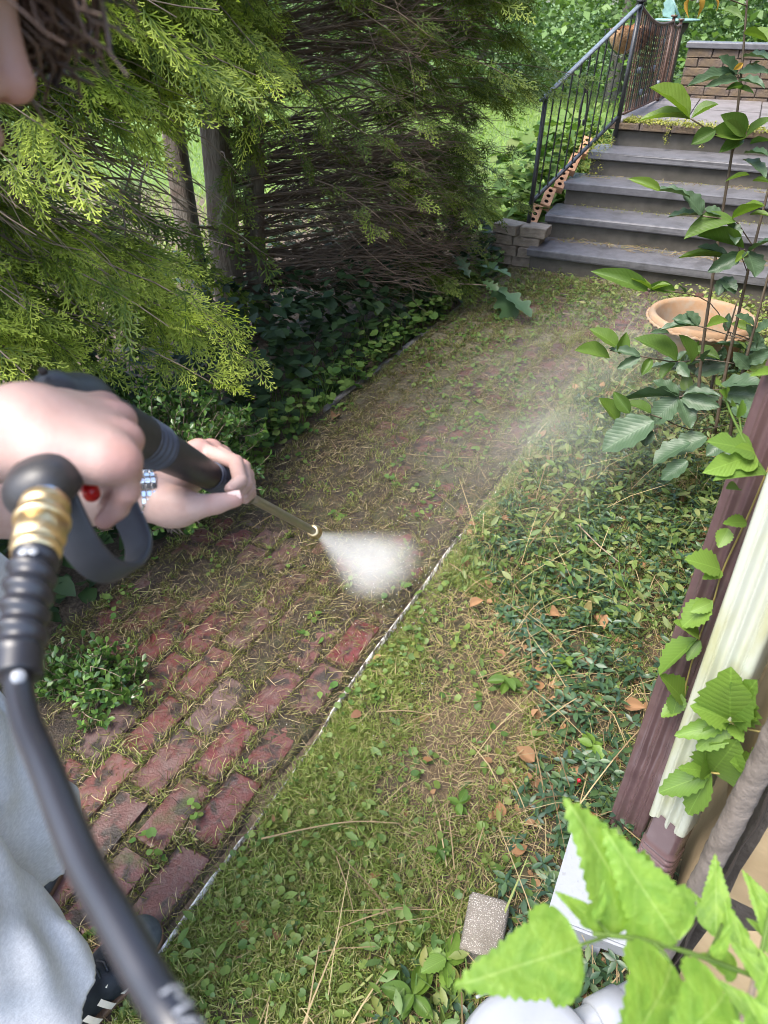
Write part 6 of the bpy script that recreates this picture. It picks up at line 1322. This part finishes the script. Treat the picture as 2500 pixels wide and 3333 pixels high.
# shoes
M_SHOE = simple('black_leather', (.010, .012, .016), (.018, .02, .025), 60, .55, .2, .001, 0, .3); M_SUEDE = simple('grey_suede', (.045, .055, .062), (.075, .085, .09), 90, .95, .2, .001); M_CREAMST = simple('cream_leather', (.72, .64, .52), (.62, .54, .42), 50, .6); M_GUM = simple('gum_rubber', (.10, .055, .03), (.14, .08, .045), 40, .7)
def shoe(loc, rz):
    e = bpy.data.objects.new('sneaker', None); COL.objects.link(e); e.location = loc; e.rotation_euler.z = rz; e.parent = person
    def outl(y): return .036+.014*np.sin(np.clip((y+.14)/.28, 0, 1)*pi*.9)*1.0
    F_ = Field((-.07, -.17, -.01), (.07, .17, .14), .0032); F_.cap((0, -.095, .045), .038, (0, .02, .04), .044, .02); F_.cap((0, .02, .038), .044, (-.006, .095, .026), .040, .03); F_.cap((0, -.095, .08), .036, (0, -.05, .075), .036, .02); F_.cut((0, 0, .014), (0, 0, -1)); F_.cut((0, -.06, .105), (0, .35, 1)); V, Q = F_.mesh()
    g = Geo(); g.add(V, Q); g.obj('upper', M_SHOE, e)
    F_ = Field((-.08, -.18, -.01), (.08, .18, .08), .0032); F_.cap((-.002, .068, .028), .0445, (-.006, .098, .0245), .0425, .02); F_.cut((0, 0, .016), (0, 0, -1)); F_.cut((0, .052, 0), (0, -1, -.25)); V, Q = F_.mesh(); g = Geo(); g.add(V, Q); g.obj('toe_cap', M_SUEDE, e)
    F_ = Field((-.08, -.18, -.02), (.08, .18, .05), .0032); F_.cap((0, -.095, .008), .0425, (0, .02, .008), .0475, .02); F_.cap((0, .02, .008), .0475, (-.006, .098, .008), .0450, .02); F_.cut((0, 0, .0165), (0, 0, 1)); F_.cut((0, 0, -.002), (0, 0, -1)); V, Q = F_.mesh(); g = Geo(); g.add(V, Q); g.obj('sole', M_GUM, e)
    for sgn in (1, -1):
        for y0 in (-.055, -.022, .011):
            V = []; n = 9
            for i in range(n):
                z = .018+.055*i/(n-1); y = y0-.02*i/(n-1); 
                for dy in (-.0065, .0065):
                    V.append((sgn*(.0475-.0165*(i/(n-1))**2.2), y+dy, z))
            V = np.array(V); g = Geo(); g.add(V, [(2*i, 2*i+1, 2*i+3, 2*i+2) for i in range(n-1)]); V2 = V+[sgn*.002, 0, .001]; g.add(V2, [(2*i, 2*i+2, 2*i+3, 2*i+1) for i in range(n-1)]); g.obj('stripe', M_CREAMST, e)
    lst = [(np.array([[-.018, y, .088-.16*(y+.03)], [0, y+.006, .094-.16*(y+.03)], [.018, y, .088-.16*(y+.03)]]), .0028) for y in (-.03, -.012, .006, .024)]
    tubes_obj('laces', lst, M_SHOE, e, 6)
    F_ = Field((-.06, -.15, .05), (.06, .05, .16), .004); F_.cap((0, -.085, .08), .034, (0, -.085, .13), .036, .01); F_.cut((0, 0, .125), (0, 0, 1)); V, Q = F_.mesh(); g = Geo(); g.add(V, Q); g.obj('sock', M_CREAMST, e)
shoe((-.800, .262, .004), radians(-6)); shoe((-1.08, .26, .004), radians(10))

# ------------------------------------------------------------------ wristwatch
M_STEEL = simple('polished_steel', (.74, .75, .77), (.62, .63, .66), 30, .22, 0, .001, 1.0); M_GOLD = simple('gold_link', (.72, .52, .16), (.62, .44, .12), 30, .25, 0, .001, 1.0); M_DIAL = simple('watch_dial', (.02, .03, .05), None, 20, .15)
wa = nrm(Lw-Le); wc = Lw-wa*.002; wt = thing('wristwatch', 'steel link wristwatch worn on the left wrist behind the lance', 'watch', tuple(wc)); wtop = nrm(_U*1.0+_F*.35); wtop = nrm(wtop-wa*(wtop @ wa)); wsd = np.cross(wa, wtop)
for i in range(24):
    an_ = 2*pi*i/24; rd_ = wtop*cos(an_)+wsd*sin(an_); tg = -wtop*sin(an_)+wsd*cos(an_)
    if cos(an_) > .86: continue
    for j, (off, wd) in enumerate(((-.0066, .0056), (0, .0064), (.0066, .0056))):
        c = rd_*.0335+wa*off; me = bev_box(.0072, wd, .0032, .0008); o = link('link', me, M_GOLD if (j == 1 and i in (9, 15)) else M_STEEL, wt)
        o.matrix_basis = m4(np.stack([tg, wa, rd_], -1), c)
v, q = lathe([(0, 0), (.019, 0), (.0200, .003), (.0195, .008), (.0165, .0095), (.016, .0085), (0, .0085)], 36); Rm = np.stack([wsd, wa, wtop], -1); g = Geo(); g.add(v @ Rm.T+wtop*.0315, q); g.obj('case', M_STEEL, wt)
v, q = lathe([(0, .0088), (.0158, .0088)], 30); g = Geo(); g.add(v @ Rm.T+wtop*.0315, q); g.obj('dial', M_DIAL, wt)
tubes_obj('bezel', [(np.array([(wsd*cos(a)+wa*sin(a))*(.0182+.0006*(i % 2))+wtop*.0405 for i, a in enumerate(np.linspace(0, 2*pi, 81))]), .0016)], M_STEEL, wt, 6)

# ------------------------------------------------------------------ pressure washer gun
M_BLK = simple('black_moulded_plastic', (.018, .018, .02), (.028, .028, .03), 120, .45, .15, .0006); M_BLUEGREY = simple('blue_grey_rubber', (.045, .052, .075), (.06, .068, .09), 60, .55); M_RED = simple('red_trigger', (.55, .012, .012), (.45, .01, .01), 40, .3)
k = NT('brass'); k.color(k.mix(k.noise(40, 3), (.66, .52, .30), (.54, .41, .22))); k.metal(1.0); k.rough(.36); M_BRASS = k.m
k = NT('scratched_steel_tube'); k.color(k.mix(k.noise(60, 3, vec=k.stretch((1, 1, 6))), (.42, .38, .34), (.30, .27, .24))); k.metal(.9); k.rough(.38); M_LANCE = k.m
P0, P1 = np.array(P_(212, 1296, .630)), np.array(P_(1028, 1733, 1.35)); GL = np.linalg.norm(P1-P0); gx = (P1-P0)/GL
G = lambda t: P0+(P1-P0)*t
hend = np.array(P_(130, 1590, .505)); hdir = nrm(hend-G(.06)); gn = nrm(np.cross(gx, hdir))
gun = thing('pressure_washer_gun', 'black pressure washer trigger gun with steel lance held in both hands', 'spray gun', tuple(G(.2))); GLc = np.array(gun.location)
def seg(name, ts, rs, mat, n=24, par=None): return tubes_obj(name, [(np.array([G(t) for t in ts])-GLc, rs)], mat, par or gun, n)
F_ = field_for([G(-.07), G(.19), hend], .05, .0026); F_.cap(G(-.018), .020, G(.03), .0265, .01); F_.cap(G(.03), .0265, G(.165), .0255, .01); F_.cap(G(.03), .0215, hend, .0195, .02); F_.cap(hend-hdir*.012-gn*.010, .0195, hend-gn*.008, .0185, .008); F_.cap(hend-hdir*.012+gn*.010, .0195, hend+gn*.008, .0185, .008)
V, Q = F_.mesh(); g = Geo(); g.add(V-GLc, Q); body = g.obj('body', M_BLK, gun)
for t, o_ in ((-.02, .7), (.06, .8), (.12, -.3), (.15, .5)):
    c = G(t)+nrm(-_F+_U*o_)*.0262; d = nrm(c-G(t)); s = tubes_obj('screw', [(np.array([c-d*.003-GLc, c+d*.0004-GLc]), .0036)], M_HOLE, body, 10)
tt = np.linspace(.165, .218, 40); seg('grip_ring', tt, .0252+.0012*np.sin((tt-.165)/.053*2*pi*4), M_BLUEGREY)
seg('barrel', [.216, .225, .38, .39], [.0225, .0235, .0182, .0175], M_BLK)
tt = np.linspace(.388, .452, 60); seg('ribbed_collar', tt, .0182+.0016*np.sin((tt-.388)/.064*2*pi*5.5), M_BLUEGREY)
seg('fore_grip', [.45, .47, .53, .555, .56], [.0165, .0155, .0145, .0125, .009], M_BLK); seg('lance', np.linspace(.55, .985, 10), .0074, M_LANCE)
br = seg('nozzle_coupler', [.972, .975, .982, .984, .990, .992, .998, 1.0, 1.006, 1.008], [.0085, .0125, .0125, .0108, .0108, .0135, .0135, .0112, .0112, .008], M_BRASS)
seg('nozzle_tip', [1.006, 1.012, 1.02], [.0068, .0068, .0045], simple('green_nozzle', (.02, .30, .05), None, 30, .4), 16)
# trigger guard: flat band
gp = spline([hend-hdir*.004+gx*.012, P_(262, 1772, .535), P_(345, 1856, .560), P_(425, 1852, .595), P_(452, 1770, .630), P_(404, 1650, .660), P_(378, 1550, .680), G(.155)+hdir*.018], 40); tg = nrm(np.gradient(gp, axis=0)); nn = np.cross(tg, gn); V = []
for i in range(40):
    w = .0165-.003*sin(pi*i/39)
    for a, b in ((-1, -1), (1, -1), (1, 1), (-1, 1)): V.append(gp[i]+gn*a*w+nn[i]*b*.0028-GLc)
V = np.array(V); I = np.arange(39)[:, None]*4; J = np.arange(4)[None]; K = (J+1) % 4; g = Geo(); g.add(V, np.stack([I+J, I+K, I+4+K, I+4+J], -1).reshape(-1, 4)); o = g.obj('trigger_guard', simple('guard_plastic', (.026, .029, .038), (.034, .037, .047), 60, .5), gun, False)
bv = o.modifiers.new('bevel', 'BEVEL'); bv.width = .002; bv.segments = 2
tubes_obj('trigger', [(spline([G(.105)+hdir*.022, G(.10)+hdir*.045+gx*.004, P_(290, 1550, .585), P_(300, 1612, .560)], 14)-GLc, np.linspace(.008, .0065, 14))], M_RED, gun, 12)
# brass coupling under the handle, then the hose
c0, c1 = np.array(P_(150, 1628, .492)), np.array(P_(118, 1800, .458)); cd = c1-c0
def cseg(name, ts, rs, mat, n=28): return tubes_obj(name, [(np.array([c0+cd*t for t in ts])-GLc, rs)], mat, gun, n)
cseg('inlet_stub', [-.25, -.02, .1], [x*1.07 for x in [.011, .0115, .0115]], M_STEEL); cseg('coupling', [.02, .06, .20, .24, .36, .40, .46, .50], [x*1.07 for x in [.0125, .0150, .0158, .0142, .0142, .0172, .0172, .0150]], M_BRASS); cseg('hex_nut', [.49, .52, .86, .90], [x*1.07 for x in [.0145, .0168, .0168, .0145]], M_BRASS, 6); cseg('ferrule', [.88, .90, 1.06], [x*1.07 for x in [.0140, .0148, .0140]], M_BRASS)
k = NT('black_hose_rubber'); c = k.mix(k.ramp(k.noise(8, 3, vec=k.stretch((1, 1, 1))), [(.45, 0.), (.7, .6)]), (.010, .011, .016), (.024, .024, .03)); k.color(c); k.rough(.38); k.spec(.55); M_HOSE = k.m
hz = thing('pressure_hose', 'thick black rubber hose curving from the gun handle to the bottom edge of the picture', 'hose', tuple(c1)); HL = np.array(hz.location)
sp = spline([c0+cd*.92, P_(96, 1900, .442), P_(72, 2040, .426), P_(58, 2200, .408)], 110); ss = np.linspace(0, 1, 110)
v, q, t_ = tube(sp, .0138, 24); ring = np.arange(110*24) % 24; row = np.arange(110*24)//24; ph = row/110*2*pi*6.5+ring/24*2*pi; taper = np.interp(row/110, [0, .06, .12, .80, .86, 1], [0, 0, 1, 1, 0, 0]); cen = np.repeat(sp, 24, 0); v[:-2] = cen+(v[:-2]-cen)*(1+.13*taper*np.sin(ph))[:, None]
g = Geo(); g.add(v-HL, q); g.f.append(t_); slv = g.obj('strain_relief_sleeve', M_HOSE, hz)
hp = spline([sp[-6], P_(64, 2260, .398), P_(92, 2370, .376), P_(148, 2500, .350), P_(264, 2788, .308), P_(365, 2975, .283), P_(478, 3180, .262), P_(590, 3360, .246), P_(760, 3640, .235), P_(960, 3980, .24), (.06, -.20, 1.22), (.10, -.45, .8), (.0, -.7, .25), (-.15, -1.0, .02), (-.6, -1.7, .012)], 240)
tubes_obj('tube', [(hp-HL, .0078)], M_HOSE, hz, 20)
for (u_, v_, d_, r_) in ((72, 1790, .44, .0034), (108, 1782, .44, .003), (62, 2205, .39, .004)):
    c = np.array(P_(u_, v_, d_)); g = Geo(); vv, qq = lathe([(0, .0012), (r_*.7, .001), (r_, 0)], 14); R = frames(np.array([_r]), np.array([-_F]))[0]; 
    i_ = np.argmin(((sp-c)**2).sum(1)); cc = sp[i_]; dirn = nrm(c-cc); R = frames(np.array([nrm(np.cross(dirn, [0, 0, 1]))]), dirn[None])[0]; g.add(vv @ R.T+cc+dirn*.0137-HL, qq); g.obj('white_mark', M_WHITEP, slv)
# lettering printed on the hose
fc = bpy.data.curves.new('lettering', 'FONT'); fc.body = "MAX PSI"; fc.size = 1.0; fc.resolution_u = 3; fo = bpy.data.objects.new('lettering_tmp', fc); COL.objects.link(fo)
dg = bpy.context.evaluated_depsgraph_get(); tm = bpy.data.meshes.new_from_object(fo.evaluated_get(dg)); COL.objects.unlink(fo); bpy.data.objects.remove(fo)
bm = bmesh.new(); bm.from_mesh(tm); bmesh.ops.triangulate(bm, faces=bm.faces[:]); bmesh.ops.subdivide_edges(bm, edges=bm.edges[:], cuts=1)
i0 = np.argmin([(proj(p)[0]-530)**2+(proj(p)[1]-3265)**2 if proj(p)[2] > .05 else 1e9 for p in hp]); arc = np.concatenate([[0], np.cumsum(np.linalg.norm(np.diff(hp, axis=0), axis=1))])
tgt = nrm(np.gradient(hp, axis=0)); SZ = .0125
for vtx in bm.verts:
    s = arc[i0]+vtx.co.x*SZ*1.1; j = int(np.clip(np.searchsorted(arc, s)-1, 0, len(hp)-2)); fr = (s-arc[j])/max(1e-9, arc[j+1]-arc[j]); p = hp[j]*(1-fr)+hp[j+1]*fr; tt_ = tgt[j]
    vd = nrm(_C-p); vd = nrm(vd-tt_*(vd @ tt_)); sd_ = np.cross(vd, tt_)
    if sd_ @ (_r+_U) < 0: sd_ = -sd_
    ang = (vtx.co.y*SZ+.001)/.008; vtx.co = Vector(p+(vd*cos(ang)+sd_*sin(ang))*.00805-HL)
bmesh.ops.recalc_face_normals(bm, faces=bm.faces[:]); tm2 = bpy.data.meshes.new('lettering'); bm.to_mesh(tm2); bm.free(); link('lettering', tm2, M_WHITEP, hz)

# ------------------------------------------------------------------ water
Nz = G(1.018); ga, gb = pz(1185, 1965), pz(1410, 1790); gm = (ga+gb)/2; ax_ = gm-Nz; L_ = np.linalg.norm(ax_); ax_ = ax_/L_; mj = nrm((gb-ga)-ax_*((gb-ga) @ ax_)); mn = np.cross(ax_, mj); half = np.linalg.norm(gb-ga)/2
Rw_ = np.stack([ax_, mj, mn], -1)
V = []; ns = 24; na = 28
for i in range(ns):
    s = i/(ns-1); x = s*(L_+.02); a = .007+(half*1.22)*s; b = .007+.098*s
    for j in range(na): th_ = 2*pi*j/na; V.append((x, a*cos(th_), b*sin(th_)))
V = np.array(V); I = np.arange(ns-1)[:, None]*na; J = np.arange(na)[None]; K = (J+1) % na; Qs = np.stack([I+J, I+K, I+na+K, I+na+J], -1).reshape(-1, 4)
V = np.vstack([V, [[0, 0, 0], [L_+.02, 0, 0]]]); j = np.arange(na); k1 = (j+1) % na; T3 = np.vstack([np.stack([k1, j, np.full(na, ns*na)], -1), np.stack([(ns-1)*na+j, (ns-1)*na+k1, np.full(na, ns*na+1)], -1)])
k = NT('spray_water'); k.t.nodes.remove(k.p); pv = k.n('ShaderNodeVolumePrincipled'); k.l(pv.outputs[0], k.out.inputs['Volume']); pv.inputs['Color'].default_value = (1, 1, 1, 1); pv.inputs['Anisotropy'].default_value = -.05
x, y, z = k.sep(k.co()); sx = k.math('DIVIDE', x, L_); wy = k.math('MULTIPLY_ADD', sx, half*1.2, .006); wz = k.math('MULTIPLY_ADD', sx, .096, .006)
ny_ = k.math('DIVIDE', y, wy); ey = k.math('POWER', k.math('ABSOLUTE', ny_), 2.0); ez = k.math('POWER', k.math('ABSOLUTE', k.math('DIVIDE', z, wz)), 2.0)
end = k.math('POWER', k.math('ABSOLUTE', k.math('MULTIPLY', sx, k.math('MULTIPLY_ADD', ey, .28, .98))), 7.0)
e = k.math('MAXIMUM', k.math('SUBTRACT', 1.0, k.math('ADD', k.math('ADD', ey, ez), end)), 0.0)
e = k.math('POWER', e, 1.5); fall = k.math('DIVIDE', 2.6, k.math('MULTIPLY_ADD', sx, 1.1, .22)); nz = k.ramp(k.noise(8, 3, .55, vec=k.stretch((.22, 2.0, 2.0))), [(.30, .5), (.70, 1.15)])
k.l(k.math('MULTIPLY', k.math('MULTIPLY', e, fall), nz), pv.inputs['Density'])
ws = link('water_spray', mesh_np('water_spray', V, [Qs, T3]), k.m); ws.matrix_basis = m4(Rw_, Nz); tag(ws, 'white fan of water spray between the nozzle and the bricks', 'water spray')
# drifting mist
k = NT('mist_water'); k.t.nodes.remove(k.p); pv = k.n('ShaderNodeVolumePrincipled'); k.l(pv.outputs[0], k.out.inputs['Volume']); pv.inputs['Color'].default_value = (.98, .99, 1, 1); pv.inputs['Anisotropy'].default_value = .2
x, y, z = k.sep(k.co()); rr = k.n('ShaderNodeVectorMath', operation='LENGTH'); k.l(k.co(), rr.inputs[0]); e = k.math('MAXIMUM', k.math('SUBTRACT', 1.0, rr.outputs['Value']), 0.0)
nz = k.ramp(k.noise(2.6, 4, .6), [(.38, .0), (.66, 1.)]); k.l(k.math('MULTIPLY', k.math('MULTIPLY', k.math('POWER', e, 1.3), 1.1), nz), pv.inputs['Density'])
bm = bmesh.new(); bmesh.ops.create_icosphere(bm, subdivisions=3, radius=1.0); me = bpy.data.meshes.new('mist'); bm.to_mesh(me); bm.free()
mist = link('mist', me, k.m); mist.location = (-.62, 2.75, .22); mist.scale = (.62, 1.5, .42); mist.rotation_euler.z = -.18; tag(mist, 'thin mist drifting from the spray over the path towards the planter', 'mist', kind='stuff')
# droplets and splashes
M_DROP = NT('water_drop'); M_DROP.color((.8, .83, .85)); M_DROP.rough(.08); M_DROP = M_DROP.m
ov = np.array([[1, 0, 0], [-1, 0, 0], [0, 1, 0], [0, -1, 0], [0, 0, 1], [0, 0, -1]], float); of = np.array([[0, 2, 4], [2, 1, 4], [1, 3, 4], [3, 0, 4], [2, 0, 5], [1, 2, 5], [3, 1, 5], [0, 3, 5]])
N = 420; P = gm+rng.normal(0, 1, (N, 3))*[.14, .26, .03]; P[:, 0] += .04; P[:, 2] = np.abs(P[:, 2])+.004; g = Geo(); scatter(g, ov, of, P, rand_rot(N, 1.0), np.stack([rng.uniform(.001, .004, N), rng.uniform(.0006, .0012, N), rng.uniform(.0006, .0012, N)], -1))
tag(g.obj('water_droplets', M_DROP), 'splashing droplets where the spray hits the bricks', 'droplets', kind='stuff')
